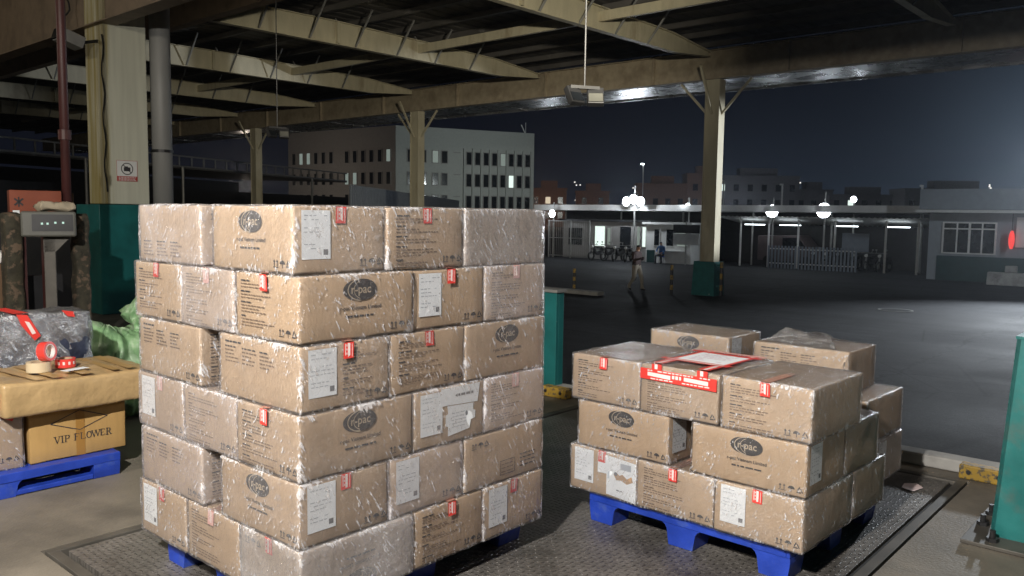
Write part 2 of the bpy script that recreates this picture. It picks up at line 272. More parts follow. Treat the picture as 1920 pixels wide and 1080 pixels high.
# steel chequer plate: raised diamond lugs in alternating directions
def chequer():
    m, n, l = newmat('chequer_plate'); b = n["Principled BSDF"]; b.inputs["Metallic"].default_value = .45; b.inputs["Roughness"].default_value = .42
    t = n.new("ShaderNodeTexCoord"); s = n.new("ShaderNodeSeparateXYZ"); l.new(t.outputs["Object"], s.inputs[0])
    def mth(op, a, bb=None):
        x = n.new("ShaderNodeMath"); x.operation = op
        for i, v in enumerate((a, bb)):
            if v is None: continue
            if isinstance(v, (int, float)): x.inputs[i].default_value = v
            else: l.new(v, x.inputs[i])
        return x.outputs[0]
    S = 1 / 0.036
    X = mth('MULTIPLY', s.outputs[0], S); Y = mth('MULTIPLY', s.outputs[1], S)
    fx = mth('SUBTRACT', mth('FRACT', X), .5); fy = mth('SUBTRACT', mth('FRACT', Y), .5)
    par = mth('MODULO', mth('ABSOLUTE', mth('ADD', mth('FLOOR', X), mth('FLOOR', Y))), 2.0)
    def ell(ax, ay): return mth('ADD', mth('POWER', mth('ABSOLUTE', mth('DIVIDE', fx, ax)), 2.0), mth('POWER', mth('ABSOLUTE', mth('DIVIDE', fy, ay)), 2.0))
    e1 = ell(.46, .14); e2 = ell(.14, .46)
    ee = mth('ADD', mth('MULTIPLY', e1, par), mth('MULTIPLY', e2, mth('SUBTRACT', 1.0, par)))
    mr = n.new("ShaderNodeMapRange"); mr.inputs[1].default_value = 1.2; mr.inputs[2].default_value = .3; l.new(ee, mr.inputs[0])
    no = n.new("ShaderNodeTexNoise"); no.inputs["Scale"].default_value = 2.2; no.inputs["Detail"].default_value = 8; no.inputs["Roughness"].default_value = .7; l.new(t.outputs["Object"], no.inputs["Vector"])
    nf = n.new("ShaderNodeTexNoise"); nf.inputs["Scale"].default_value = 60; nf.inputs["Detail"].default_value = 4; l.new(t.outputs["Object"], nf.inputs["Vector"])
    rp = n.new("ShaderNodeValToRGB"); rp.color_ramp.elements[0].position = .3; rp.color_ramp.elements[1].position = .72
    rp.color_ramp.elements[0].color = (.10, .09, .08, 1); rp.color_ramp.elements[1].color = (.38, .355, .33, 1); l.new(no.outputs["Fac"], rp.inputs[0])
    mx = n.new("ShaderNodeMix"); mx.data_type = 'RGBA'; mx.blend_type = 'MULTIPLY'; mx.inputs[0].default_value = .5; l.new(rp.outputs[0], mx.inputs[6]); l.new(nf.outputs["Fac"], mx.inputs[7])
    m3 = n.new("ShaderNodeMix"); m3.data_type = 'RGBA'; l.new(mth('MULTIPLY', mr.outputs[0], .65), m3.inputs[0]); l.new(mx.outputs[2], m3.inputs[6]); m3.inputs[7].default_value = (.10, .09, .08, 1)  # lugs darkened in colour, standing in for sheen off the plate
    l.new(m3.outputs[2], b.inputs["Base Color"])
    rr = n.new("ShaderNodeMapRange"); rr.inputs[3].default_value = .32; rr.inputs[4].default_value = .62; l.new(no.outputs["Fac"], rr.inputs[0]); l.new(rr.outputs[0], b.inputs["Roughness"])
    bp = n.new("ShaderNodeBump"); bp.inputs["Strength"].default_value = 1.0; bp.inputs["Distance"].default_value = .008
    l.new(mth('ADD', mr.outputs[0], mth('MULTIPLY', nf.outputs["Fac"], .25)), bp.inputs["Height"]); l.new(bp.outputs[0], b.inputs["Normal"])
    return m
M['plate'] = chequer()

# ---------------------------------------------------------------- mesh helpers
class MB:
    def __init__(s): s.v = []; s.f = []; s.m = []; s.e = None
    def quad(s, a, b, c, d, mi=0):
        i = len(s.v); s.v += [Vector(p) for p in (a, b, c, d)]; s.f.append((i, i + 1, i + 2, i + 3)); s.m.append(mi); return s
    def poly(s, pts, mi=0):
        i = len(s.v); s.v += [Vector(p) for p in pts]; s.f.append(tuple(range(i, i + len(pts)))); s.m.append(mi); return s
    def box(s, a, b, mi=0, M4=None):
        x0, y0, z0 = a; x1, y1, z1 = b; i = len(s.v)
        p = [(x0, y0, z0), (x1, y0, z0), (x1, y1, z0), (x0, y1, z0), (x0, y0, z1), (x1, y0, z1), (x1, y1, z1), (x0, y1, z1)]
        s.v += [(M4 @ Vector(q) if M4 else Vector(q)) for q in p]
        for f in ((0, 3, 2, 1), (4, 5, 6, 7), (0, 1, 5, 4), (1, 2, 6, 5), (2, 3, 7, 6), (3, 0, 4, 7)):
            s.f.append(tuple(i + k for k in f)); s.m.append(mi)
        return s
    def prism(s, pts, d, mi=0):
        """closed polygon pts (3D) extruded by vector d"""
        d = Vector(d); n = len(pts); i = len(s.v)
        a = [Vector(p) for p in pts]; s.v += a + [p + d for p in a]
        s.f.append(tuple(range(i + n - 1, i - 1, -1))); s.f.append(tuple(range(i + n, i + 2 * n))); s.m += [mi, mi]
        for k in range(n): s.f.append((i + k, i + (k + 1) % n, i + n + (k + 1) % n, i + n + k)); s.m.append(mi)
        return s
    def cyl(s, p0, p1, r0, r1=None, n=12, mi=0, cap=True):
        p0 = Vector(p0); p1 = Vector(p1); r1 = r0 if r1 is None else r1
        z = (p1 - p0).normalized(); x = z.orthogonal().normalized(); y = z.cross(x); i = len(s.v)
        for p, r in ((p0, r0), (p1, r1)):
            for k in range(n):
                a = 2 * math.pi * k / n; s.v.append(p + (x * math.cos(a) + y * math.sin(a)) * r)
        for k in range(n): s.f.append((i + k, i + (k + 1) % n, i + n + (k + 1) % n, i + n + k)); s.m.append(mi)
        if cap: s.f.append(tuple(range(i + n - 1, i - 1, -1))); s.f.append(tuple(range(i + n, i + 2 * n))); s.m += [mi, mi]
        return s
    def bar(s, p0, p1, wx, wy, mi=0):
        p0 = Vector(p0); p1 = Vector(p1); z = (p1 - p0).normalized()
        x = (Vector((0, 0, 1)) if abs(z.z) < .9 else Vector((1, 0, 0))).cross(z).normalized(); y = z.cross(x)
        i = len(s.v)
        for p in (p0, p1):
            for a, b in ((-1, -1), (1, -1), (1, 1), (-1, 1)): s.v.append(p + x * a * wx / 2 + y * b * wy / 2)
        for f in ((3, 2, 1, 0), (4, 5, 6, 7), (0, 1, 5, 4), (1, 2, 6, 5), (2, 3, 7, 6), (3, 0, 4, 7)): s.f.append(tuple(i + k for k in f)); s.m.append(mi)
        return s
    def tube(s, c, ax, ro, ri, h, n=24, mi=0, mi2=None):
        """ring with thickness: centre c, axis ax"""
        c = Vector(c); z = Vector(ax).normalized(); x = z.orthogonal().normalized(); y = z.cross(x); i = len(s.v); mi2 = mi if mi2 is None else mi2
        for r, o in ((ro, 0), (ro, h), (ri, h), (ri, 0)):
            for k in range(n):
                a = 2 * math.pi * k / n; s.v.append(c + z * o + (x * math.cos(a) + y * math.sin(a)) * r)
        for q in range(4):
            for k in range(n):
                s.f.append((i + q * n + k, i + q * n + (k + 1) % n, i + ((q + 1) % 4) * n + (k + 1) % n, i + ((q + 1) % 4) * n + k)); s.m.append(mi2 if q == 2 else mi)
        return s
    def torus(s, c, ax, R_, r, n=20, k2=8, mi=0):
        c = Vector(c); z = Vector(ax).normalized(); x = z.orthogonal().normalized(); y = z.cross(x); i = len(s.v)
        for a in range(n):
            t = 2 * math.pi * a / n; d = x * math.cos(t) + y * math.sin(t)
            for b in range(k2):
                u = 2 * math.pi * b / k2; s.v.append(c + d * (R_ + r * math.cos(u)) + z * r * math.sin(u))
        for a in range(n):
            for b in range(k2): s.f.append((i + a * k2 + b, i + ((a + 1) % n) * k2 + b, i + ((a + 1) % n) * k2 + (b + 1) % k2, i + a * k2 + (b + 1) % k2)); s.m.append(mi)
        return s
    def build(s, name, mats, parent=None, smooth=False, bevel=0.0):
        me = bpy.data.meshes.new(name); me.from_pydata([tuple(p) for p in s.v], [], s.f)
        if not isinstance(mats, (list, tuple)): mats = [mats]
        for m in mats: me.materials.append(m)
        me.polygons.foreach_set('material_index', s.m)
        if smooth: me.polygons.foreach_set('use_smooth', [True] * len(s.f))
        if s.e is not None:
            at = me.attributes.new('edge', 'FLOAT', 'POINT'); at.data.foreach_set('value', s.e)
        me.update()
        o = bpy.data.objects.new(name, me); C.objects.link(o)
        if parent is not None: o.parent = parent
        if bevel:
            b = o.modifiers.new('bevel', 'BEVEL'); b.width = bevel; b.segments = 2; b.limit_method = 'ANGLE'; b.angle_limit = R(40)
        return o
def tag(o, label=None, cat=None, group=None, kind=None):
    if label: o['label'] = label
    if cat: o['category'] = cat
    if group: o['group'] = group
    if kind: o['kind'] = kind
    return o
def thing(name, label, cat, loc=(0, 0, 0), rz=0.0, group=None):
    o = bpy.data.objects.new(name, None); C.objects.link(o); o.empty_display_size = .1
    o.location = loc; o.rotation_euler = (0, 0, rz); return tag(o, label, cat, group)
def copy_tree(o, parent=None):
    c = o.copy(); C.objects.link(c)
    if parent is not None: c.parent = parent
    for ch in list(o.children): copy_tree(ch, c)
    return c

def rbox(lx, ly, lz, r=.008, seg=.045, bulge=0.0, seed=0.0, off=0.0, fr=6.0, sag=0.0, lean=0.0):
    """soft box from 0..lz in z, centred in x,y; rounded edges, uneven faces; 'edge' = closeness to an edge"""
    b = MB(); b.e = []; key = {}
    hx, hy, hz = lx / 2 + off, ly / 2 + off, lz / 2 + off
    cnt = [max(4, int(2 * h / seg)) for h in (hx, hy, hz)]
    def ticks(h, n): # denser near the edges
        return [-h, -h + r] + [-h + r + (2 * h - 2 * r) * k / (n - 2) for k in range(1, n - 2)] + [h - r, h]
    T = [ticks(h, n) for h, n in zip((hx, hy, hz), cnt)]
    H = (hx, hy, hz)
    def vert(p):
        k = tuple(round(c, 5) for c in p)
        if k in key: return key[k]
        q = Vector(p); inn = Vector([max(-h + r, min(h - r, c)) for c, h in zip(p, H)])
        d = q - inn; q = inn + (d.normalized() * r if d.length > 1e-9 else d)
        dist = sorted(h - abs(c) for c, h in zip(p, H))[1]
        e = max(0.0, 1 - dist / .05)
        if bulge:
            nv = noise.noise_vector(Vector(p) * fr + Vector((seed, seed * 1.7, -seed))) * bulge + noise.noise_vector(Vector(p) * fr * 3.1 + Vector((seed, 3, -seed))) * bulge * .4
            q += nv
        if sag: q.z += sag * (noise.noise(Vector((p[0] * 2.2 + seed, p[1] * 2.2, 0)))) * (1 if p[2] > 0 else .4)
        q.z += hz - off
        key[k] = len(b.v); b.v.append(q); b.e.append(e); return key[k]
    for ax in range(3):
        u, v = [(1, 2), (2, 0), (0, 1)][ax]
        for sgn in (-1, 1):
            for i in range(len(T[u]) - 1):
                for j in range(len(T[v]) - 1):
                    ps = []
                    for (a, c) in ((i, j), (i + 1, j), (i + 1, j + 1), (i, j + 1)):
                        p = [0, 0, 0]; p[ax] = sgn * H[ax]; p[u] = T[u][a]; p[v] = T[v][c]; ps.append(vert(p))
                    if sgn < 0: ps.reverse()
                    b.f.append(tuple(ps)); b.m.append(0)
    return b

class Face:
    """flat drawing frame on a box side: s to the right, t up, both in metres, n outward"""
    def __init__(f, o, r, u, w, h, flip=False):
        f.r = Vector(r); f.u = Vector(u); f.n = f.r.cross(f.u); f.o = Vector(o); f.w = w; f.h = h
        if flip: f.o = f.o + f.r * w + f.u * h; f.r = -f.r; f.u = -f.u
    def p(f, s, t, d=.0012): return f.o + f.r * s + f.u * t + f.n * d
    def rect(f, b, s0, t0, s1, t1, mi=0, d=.0012): b.quad(f.p(s0, t0, d), f.p(s1, t0, d), f.p(s1, t1, d), f.p(s0, t1, d), mi)
    def poly(f, b, pts, mi=0, d=.0012): b.poly([f.p(s, t, d) for s, t in pts], mi)
    def line(f, b, s0, t0, s1, t1, wd, mi=0, d=.0012):
        a = Vector((s0, t0)); c = Vector((s1, t1)); q = (c - a).normalized(); q = Vector((-q.y, q.x)) * wd / 2
        f.poly(b, [tuple(a - q), tuple(c - q), tuple(c + q), tuple(a + q)], mi, d)
    def ell(f, b, cs, ct, a, c, mi=0, d=.0012, n=28): f.poly(b, [(cs + a * math.cos(2 * math.pi * k / n), ct + c * math.sin(2 * math.pi * k / n)) for k in range(n)], mi, d)
    def arc(f, b, cs, ct, a, c, a0, a1, wd, mi=0, d=.0012, n=16):
        pts = [(cs + a * math.cos(R(a0 + (a1 - a0) * k / n)), ct + c * math.sin(R(a0 + (a1 - a0) * k / n))) for k in range(n + 1)]
        for p, q in zip(pts, pts[1:]): f.line(b, *p, *q, wd, mi, d)
    def text(f, b, s, x, y, size, mi=0, d=.0012, align='CENTER', sx=1.0):
        vs, fs = glyphs(s, align); i = len(b.v)
        b.v += [f.p(x + a * size * sx, y + c * size, d) for a, c in vs]
        for g in fs: b.f.append(tuple(i + k for k in g)); b.m.append(mi)
_G = {}
def glyphs(s, align):
    if (s, align) in _G: return _G[(s, align)]
    cu = bpy.data.curves.new('lettering', 'FONT'); cu.body = s; cu.size = 1.0; cu.align_x = align; cu.resolution_u = 3; cu.offset = 0.012
    ob = bpy.data.objects.new('lettering', cu)
    me = bpy.data.meshes.new_from_object(ob)
    out = ([(v.co.x, v.co.y) for v in me.vertices], [tuple(p.vertices) for p in me.polygons])
    bpy.data.meshes.remove(me); bpy.data.objects.remove(ob); bpy.data.curves.remove(cu)
    _G[(s, align)] = out; return out

# ================================================================ the setting
g = MB()
XS = [6.5, 10, 15, 20, 26, 34, 44, 60, 90, 160, 300, 420]; YS = [-300, -150, -60, -20, -5, 5, 15, 30, 60, 120, 250, 420]
for x0, x1 in zip(XS, XS[1:]):
    for y0, y1 in zip(YS, YS[1:]): g.quad((x0, y0, -1), (x1, y0, -1), (x1, y1, -1), (x0, y1, -1))
g.quad((-300, -300, -1.01), (6.6, -300, -1.01), (6.6, 420, -1.01), (-300, 420, -1.01))
tag(g.build('ground', M['asphalt']), 'dark worn asphalt yard below the dock', kind='structure')
# dock floor, with a pit left open for the floor scale
d = MB(); PX0, PX1, PY0, PY1 = 1.50, 6.12, 1.24, 4.50
for a, b_ in (((-40, -40), (PX0, 90)), ((PX0, -40), (PX1, PY0)), ((PX0, PY1), (PX1, 90)), ((PX1, -40), (6.42, 90))):
    d.quad((a[0], a[1], 0), (b_[0], a[1], 0), (b_[0], b_[1], 0), (a[0], b_[1], 0))
d.quad((6.42, -40, -1), (6.42, 90, -1), (6.42, 90, 0), (6.42, -40, 0))
for a, b_ in (((PX0, PY0), (PX1, PY0)), ((PX1, PY0), (PX1, PY1)), ((PX1, PY1), (PX0, PY1)), ((PX0, PY1), (PX0, PY0))):
    d.quad((*a, -.06), (*b_, -.06), (*b_, 0), (*a, 0))
d.quad((PX0, PY0, -.06), (PX1, PY0, -.06), (PX1, PY1, -.06), (PX0, PY1, -.06))
tag(d.build('dock_floor', M['concrete']), 'stained concrete dock floor', kind='structure')
# floor scale: chequer plate in a steel frame
fs = thing('floor_scale', 'chequer plate floor scale sunk in the dock under the two tall carton loads', 'floor scale', (3.81, 2.87, 0))
hx, hy = 2.21, 1.53
MB().box((-hx, -hy, -.05), (hx, hy, 0.001)).build('weighing_plate', M['plate'], fs, bevel=.002)
fr = MB()
for a, b_ in (((-hx - .085, -hy - .085, -.05), (hx + .085, -hy - .03, .004)), ((-hx - .085, hy + .03, -.05), (hx + .085, hy + .085, .004)),
              ((-hx - .085, -hy - .03, -.05), (-hx - .03, hy + .03, .004)), ((hx + .03, -hy - .03, -.05), (hx + .085, hy + .03, .004))): fr.box(a, b_)
fr.build('frame', M['plateframe'], fs, bevel=.003)
MB().box((-hx - .02, -hy - .024, -.05), (hx, -hy - .006, -.012)).build('rubber_seal', M['black'], fs)

# kerb along the dock edge with rubber/yellow stops
kc = MB(); kc.box((6.28, -3.0, 0.003), (6.44, 3.7, .09)); tag(kc.build('dock_kerb', M['curb'], bevel=.012), 'pale chipped concrete kerb along the near dock edge', 'kerb')
kc = MB(); kc.box((6.28, 4.1, 0.003), (6.44, 13.2, .09)); tag(kc.build('dock_kerb', M['curb'], bevel=.012), 'pale concrete kerb beyond the far teal guard post', 'kerb')
def bumper(y0, y1, lab):
    t = thing('dock_stop', lab, 'bumper block', (6.16, (y0 + y1) / 2, 0)); h = (y1 - y0) / 2
    MB().box((0, -h, .002), (.11, h, .10)).build('block', M['yellow'], t, bevel=.01)
    for s in (-1, 1):
        MB().cyl((-.012, s * h * .6, .055), (.002, s * h * .6, .055), .014, n=8).build('bolt', M['darkmetal'], t)
bumper(1.02, 1.32, 'worn yellow stop block on the floor beside the large teal guard')
bumper(4.70, 5.00, 'worn yellow stop block at the foot of the teal post behind the tall load')

# ---------------------------------------------------------------- canopy
rf = MB(); p = 0.0
y = -30.0; k = 0; dz = (.0, .0, .02, .02)
prev = None
while y < 78:
    z = 8.30 + dz[k % 4]
    if prev: rf.quad((-35, prev[0], prev[1]), (29.4, prev[0], prev[1]), (29.4, y, z), (-35, y, z))
    prev = (y, z); y += (.14, .03, .14, .03)[k % 4] * 1.6; k += 1
tag(rf.build('canopy_roof', M['roof']), 'dark corrugated sheet roof over the dock and yard edge', 'roof')
# purlins under the sheet (along v)
pb = MB().box((-.04, -30, 0), (.04, 78, .20)).box((-.11, -30, 0), (-.04, 78, .012))
p0 = pb.build('purlin', M['roof'])
for i in range(20):
    o = p0 if i == 0 else p0.copy()
    if i: C.objects.link(o)
    o.location = (28.6 - i * 1.75, 0, 8.09)
    tag(o, 'dark roof purlin running across the girders under the sheet roof', 'purlin', 'purlins under the canopy roof')
# roof girders (along u): plate web tapered at the ends, flanges, fly braces
def girder(x0, x1, zb, rise):
    t = thing('roof_girder', '', 'girder', (0, 0, 0), 0, None)
    xm = (x0 + x1) / 2; zt = zb + .62
    prof = [(x0, 0, zb + .28), (x0 + 2.4, 0, zb), (x1 - 2.4, 0, zb + .10), (x1, 0, zb + .32), (x1, 0, zb + .45), (x1 - 2.6, 0, zt + .05), (xm, 0, zt + rise), (x0 + 2.6, 0, zt), (x0, 0, zb + .45)]
    MB().prism(prof, (0, .012, 0)).build('web', M['steelcream'], t)
    fb = MB()
    for a, b_ in zip(prof[:3], prof[1:4]): fb.bar((a[0], .006, a[2] - .012), (b_[0], .006, b_[2] - .012), .22, .022)
    fb.build('lower_flange', M['steelcream'], t)
    ft = MB()
    for a, b_ in zip(prof[4:8], prof[5:9]): ft.bar((a[0], .006, a[2] + .012), (b_[0], .006, b_[2] + .012), .22, .022)
    ft.build('upper_flange', M['steelcream'], t)
    MB().box((xm - .05, -.09, zb + .08), (xm + .05, -.002, zt + rise)).build('stiffener', M['steelcream'], t)
    n = int((x1 - x0 - 3) / 1.75)  # one pair of braces per purlin
    for i in range(n):
        x = x0 + 1.9 + i * 1.75
        MB().bar((x, -.1, zb + .06), (x, -.95, 8.1), .045, .045).build('fly_brace', M['greymetal'], t)
        if i % 2: MB().bar((x, .11, zb + .06), (x, .95, 8.1), .04, .04).build('fly_brace', M['greymetal'], t)
    return t
yg = [6.55, 14.2, 21.85, 29.5, 37.15, 44.8, 52.5]
lab = ['above the near end of the open bay', 'meeting the middle yard column', 'between the middle and the far yard columns', 'meeting the far yard column with the V braces',
       'one bay beyond the V braced column', 'deep in the dark bay behind the grey pipe', 'deepest in the dark bay']
ga = girder(6.4, 26.4, 7.0, .12); gb = girder(-15.0, 6.2, 6.6, .12)
for src, what in ((ga, 'cream tapered roof girder, yard side, '), (gb, 'cream roof girder, dock side, ')):
    for i, yy in enumerate(yg):
        o = src if i == 0 else copy_tree(src)
        o.location = (0, yy, 0)
        tag(o, what + lab[i], 'girder', 'roof girders')
st = MB().box((-.06, -8, -.14), (.06, 60, .14))
tag(st.build('ridge_strut', M['steelcream']), 'long cream strut tying the girders at mid span', 'strut').location = (19.9, 0, 7.45)
lb = thing('lengthwise_beam', 'brown lengthwise beam under the roof to the right of the grey pipe', 'beam', (10.8, 0, 6.5))
MB().box((-.012, -12, .02), (.012, 60, .72)).build('web', M['brownbeam'], lb)
for z in (0, .72): MB().box((-.14, -12, z), (.14, 60, z + .02)).build('flange', M['brownbeam'], lb)
# fascia beam above the dock columns
fb = thing('fascia_beam', 'deep brown fascia panel beam over the cream column', 'fascia', (6.0, 0, 4.80))
MB().box((0, -12, 0), (.10, 60, 2.2)).build('panel', M['brownbeam'], fb)
MB().box((-.14, -12, -.02), (.16, 60, 0)).build('lower_flange', M['brownbeam'], fb)
for i in range(9): MB().box((-.05, 15.9 + i * 3.8, 0.002), (-.002, 15.98 + i * 3.8, 2.2)).build('rib', M['brownbeam'], fb)
# eave beam with glossy soffit beyond
eb = thing('eave_beam', 'long brown eave beam carried by the yard columns', 'beam', (26.7, 0, 6.55))
MB().box((0, -14, 0.02), (.02, 76, .98)).build('web', M['eavepaint'], eb)
MB().box((-.16, -14, 0), (.18, 76, .02)).build('lower_flange', M['eavepaint'], eb)
MB().box((-.16, -14, .98), (.18, 76, 1.0)).build('upper_flange', M['eavepaint'], eb)
for i in range(15): MB().box((-.13, -9 + i * 5.1, .02), (-.002, -8.93 + i * 5.1, .98)).build('stiffener', M['eavepaint'], eb)
so = MB()
for i in range(30):
    y0 = -14 + i * 3; so.box((26.95, y0 + .006, 6.56 + (.0 if i % 2 else .006)), (29.3, y0 + 2.994, 6.60))
so.box((29.3, -14, 6.50), (29.36, 76, 8.2))
tag(so.build('eave_soffit', M['soffit']), 'shiny metal soffit of the eave catching reflections of the yard lights', 'soffit')

# yard columns
def yard_column(y, label):
    t = thing('steel_column', label, 'column', (26.75, y, -1), 0, 'steel columns of the yard eave')
    MB().box((-.21, .25, 0), (.21, .275, 7.54)).box((-.21, -.275, 0), (.21, -.25, 7.54)).box((-.012, -.25, 0), (.012, .25, 7.54)).build('shaft', M['steelcream'], t)
    MB().box((-.17, -.248, 1.2), (-.15, .248, 7.54)).build('cover_plate', M['steelcream'], t)
    gd = MB()
    gd.prism([(-.45, -.44, 0), (.32, -.44, 0), (.28, -.40, 1.2), (-.40, -.40, 1.2)], (0, .02, 0)); gd.prism([(-.45, .44, 0), (.32, .44, 0), (.28, .40, 1.2), (-.40, .40, 1.2)], (0, -.02, 0))
    gd.prism([(-.45, -.418, 0), (-.45, .418, 0), (-.40, .378, 1.2), (-.40, -.378, 1.2)], (.02, 0, 0))
    gd.build('base_guard', M['teal2'], t)
    for s in (-1, 1): MB().bar((0, s * .26, 6.35), (0, s * 1.35, 7.5), .075, .075).build('knee_brace', M['steelcream'], t)
    MB().bar((-.21, 0, 6.35), (-1.1, 0, 7.9), .075, .075).build('knee_brace', M['steelcream'], t)
    return t
yard_column(14.08, 'cream steel column on a teal base in the middle of the yard')
yard_column(29.5, 'cream steel column with V braces in front of the office block')
yard_column(43.4, 'cream steel column farthest down the eave, beside the hanging lamp')
# striped guard posts
def striped_post(x, y, h, lab, arm=None):
    t = thing('striped_post', lab, 'guard post', (x, y, -1))
    for i in range(6):
        MB().cyl((0, 0, i * h / 6), (0, 0, (i + 1) * h / 6), .055, n=10).build('band', M['yellow'] if i % 2 else M['darkmetal'], t)
    if arm:
        for z in (.35, h - .12): MB().bar((0, .05, z), (0, arm, z), .06, .06).build('bracket', M['teal'], t)
striped_post(26.55, 13.50, 1.2, 'yellow and black guard tube fixed to the right of the teal column base', .26)
striped_post(25.74, 15.0, 1.05, 'dark striped guard post to the left of the teal column base')
striped_post(23.78, 17.84, .85, 'small striped bollard standing on the pale strip in the yard')
ps = MB().box((23.2, 16.4, -.995), (23.6, 22.5, -.86)); tag(ps.build('low_kerb', M['curb'], bevel=.02), 'low pale kerb strip lying in the dark yard behind the tall load', 'kerb')
mh = thing('manhole_cover', 'round dark manhole cover set in the yard asphalt', 'manhole cover', (26.6, 7.7, -.996))
MB().cyl((0, 0, 0), (0, 0, .012), .42, n=32).build('lid', M['darkmetal'], mh); MB().tube((0, 0, 0), (0, 0, 1), .50, .43, .01, 32).build('rim', M['greymetal'], mh)

# the big concrete column on the dock, its teal guard, pipe, sign and floodlight
def stained_paint():
    m, n, l = newmat('stained_column_paint'); b = n["Principled BSDF"]; b.inputs["Roughness"].default_value = .6
    t = n.new("ShaderNodeTexCoord"); sp_ = n.new("ShaderNodeSeparateXYZ"); l.new(t.outputs["Object"], sp_.inputs[0])
    mp = n.new("ShaderNodeMapping"); mp.inputs["Scale"].default_value = (6, 6, .35); l.new(t.outputs["Object"], mp.inputs["Vector"])
    no = n.new("ShaderNodeTexNoise"); no.inputs["Scale"].default_value = 2; no.inputs["Detail"].default_value = 7; l.new(mp.outputs[0], no.inputs["Vector"])
    ma = n.new("ShaderNodeMath"); ma.operation = 'MULTIPLY_ADD'; l.new(no.outputs["Fac"], ma.inputs[0]); ma.inputs[1].default_value = .34; l.new(sp_.outputs[0], ma.inputs[2])
    mr = n.new("ShaderNodeMapRange"); mr.interpolation_type = 'SMOOTHSTEP'; mr.inputs[1].default_value = -.07; mr.inputs[2].default_value = -.26; l.new(ma.outputs[0], mr.inputs[0])
    mx = n.new("ShaderNodeMix"); mx.data_type = 'RGBA'; l.new(mr.outputs[0], mx.inputs[0]); mx.inputs[6].default_value = (.70, .70, .57, 1); mx.inputs[7].default_value = (.46, .37, .12, 1)
    m2 = n.new("ShaderNodeMix"); m2.data_type = 'RGBA'; m2.blend_type = 'MULTIPLY'; m2.inputs[0].default_value = .35; l.new(mx.outputs[2], m2.inputs[6]); l.new(no.outputs["Fac"], m2.inputs[7]); l.new(m2.outputs[2], b.inputs["Base Color"])
    return m
stained = stained_paint()
bc = thing('concrete_column', 'thick cream concrete column with yellow stains and a teal guard box at its foot', 'column', (6.31, 14.55, 0))
MB().box((-.36, -.35, 1.84), (.36, .35, 8.0)).build('shaft', stained, bc, bevel=.015)
MB().box((-.54, -.46, 0), (.54, .46, 1.83)).build('guard_box', M['teal2'], bc, bevel=.012)
cb = MB()
pts = [(-.378 + .02 * math.sin(i * 1.3), -.37, 4.6 - i * .16) for i in range(17)]
for a, b_ in zip(pts, pts[1:]): cb.cyl(a, b_, .011, n=6, cap=False)
cb.build('cable', M['black'], bc, smooth=True)
dp = thing('drain_pipe', 'thick grey drain pipe rising beside the cream column', 'pipe', (6.96, 14.3, 0))
MB().cyl((0, 0, 0), (0, 0, 8.0), .17, n=24).build('pipe', M['pipe'], dp, smooth=True)
for z in (2.75, 5.6): MB().tube((0, 0, z), (0, 0, 1), .185, .172, .05, 24).build('clamp', M['darkmetal'], dp)
MB().box((6.70, 14.66, 0), (6.86, 14.86, 8)).build('x', M['darkmetal']); o = bpy.data.objects['x']; o.name = 'slot_shade'; tag(o, 'dark strip standing in for the shaded slot between the cream column and the grey pipe', 'post')  # dark upright added to paint in the shaded recess
sg = thing('no_camera_sign', 'small white no photography sign on the cream column', 'sign', (6.29, 14.195, 2.40))
MB().box((-.175, -.006, -.175), (.175, 0, .175)).build('board', M['white'], sg)
F = Face((-.175, -.006, -.175), (1, 0, 0), (0, 0, 1), .35, .35)
b = MB(); F.rect(b, .008, .008, .342, .085, 0, .001)
for q in ((0, 0, .35, .006), (0, .344, .35, .35), (0, 0, .006, .35), (.344, 0, .35, .35)): F.rect(b, *q, 0, .0012)
b.build('red_band', P('sign_red', (0.45, 0.05, 0.04), .5), sg)
b = MB()
for row, tt in enumerate((.060, .035, .014)):
    x = .03
    while x < .31: wd = random.Random(row * 9 + int(x * 100)).uniform(.02, .05); F.rect(b, x, tt, min(.32, x + wd), tt + .012, 0, .003); x += wd + .012
b.build('caption', M['white'], sg)
b = MB(); F.rect(b, .12, .17, .23, .235, 0, .001); F.rect(b, .15, .235, .19, .25, 0, .001); F.arc(b, .175, .21, .095, .095, 0, 360, .014, 0, .0016, 32); F.line(b, .11, .275, .24, .145, .014, 0, .002)
b.build('pictogram', M['ink'], sg)
fl = thing('wall_floodlight', 'unlit rectangular floodlight bracketed to the cream column', 'floodlight', (5.55, 14.2, 4.40))
MB().box((-.30, -.16, -.09), (.06, .16, .10), M4=Matrix.Rotation(R(18), 4, 'Y')).build('housing', M['greymetal'], fl, bevel=.015)
MB().box((-.33, -.14, -.08), (-.305, .14, .09), M4=Matrix.Rotation(R(18), 4, 'Y')).build('glass', M['glassdark'], fl)
MB().bar((.02, 0, 0), (.40, .2, .12), .05, .05).build('bracket', M['darkmetal'], fl)
hc = MB(); pts = [(5.82 + .10 * math.sin(i * .8), 15.2 + .02 * i, 6.3 - i * .11 + .04 * math.cos(i)) for i in range(16)]
for a, b_ in zip(pts, pts[1:]): hc.cyl(a, b_, .014, n=6, cap=False)
tag(hc.build('hanging_cable', M['black'], smooth=True), 'loose black cable looping down the brown fascia above the floodlight', 'cable')
rp_ = thing('red_pipe', 'dark red fire water pipe rising left of the cream column', 'pipe', (4.12, 11.0, 0))
MB().cyl((0, 0, 0), (0, 0, 8.0), .055, n=14).build('pipe', M['redpipe'], rp_, smooth=True); MB().cyl((0, 0, 2.6), (0, 0, 2.72), .075, n=14).build('coupling', M['redpipe'], rp_)

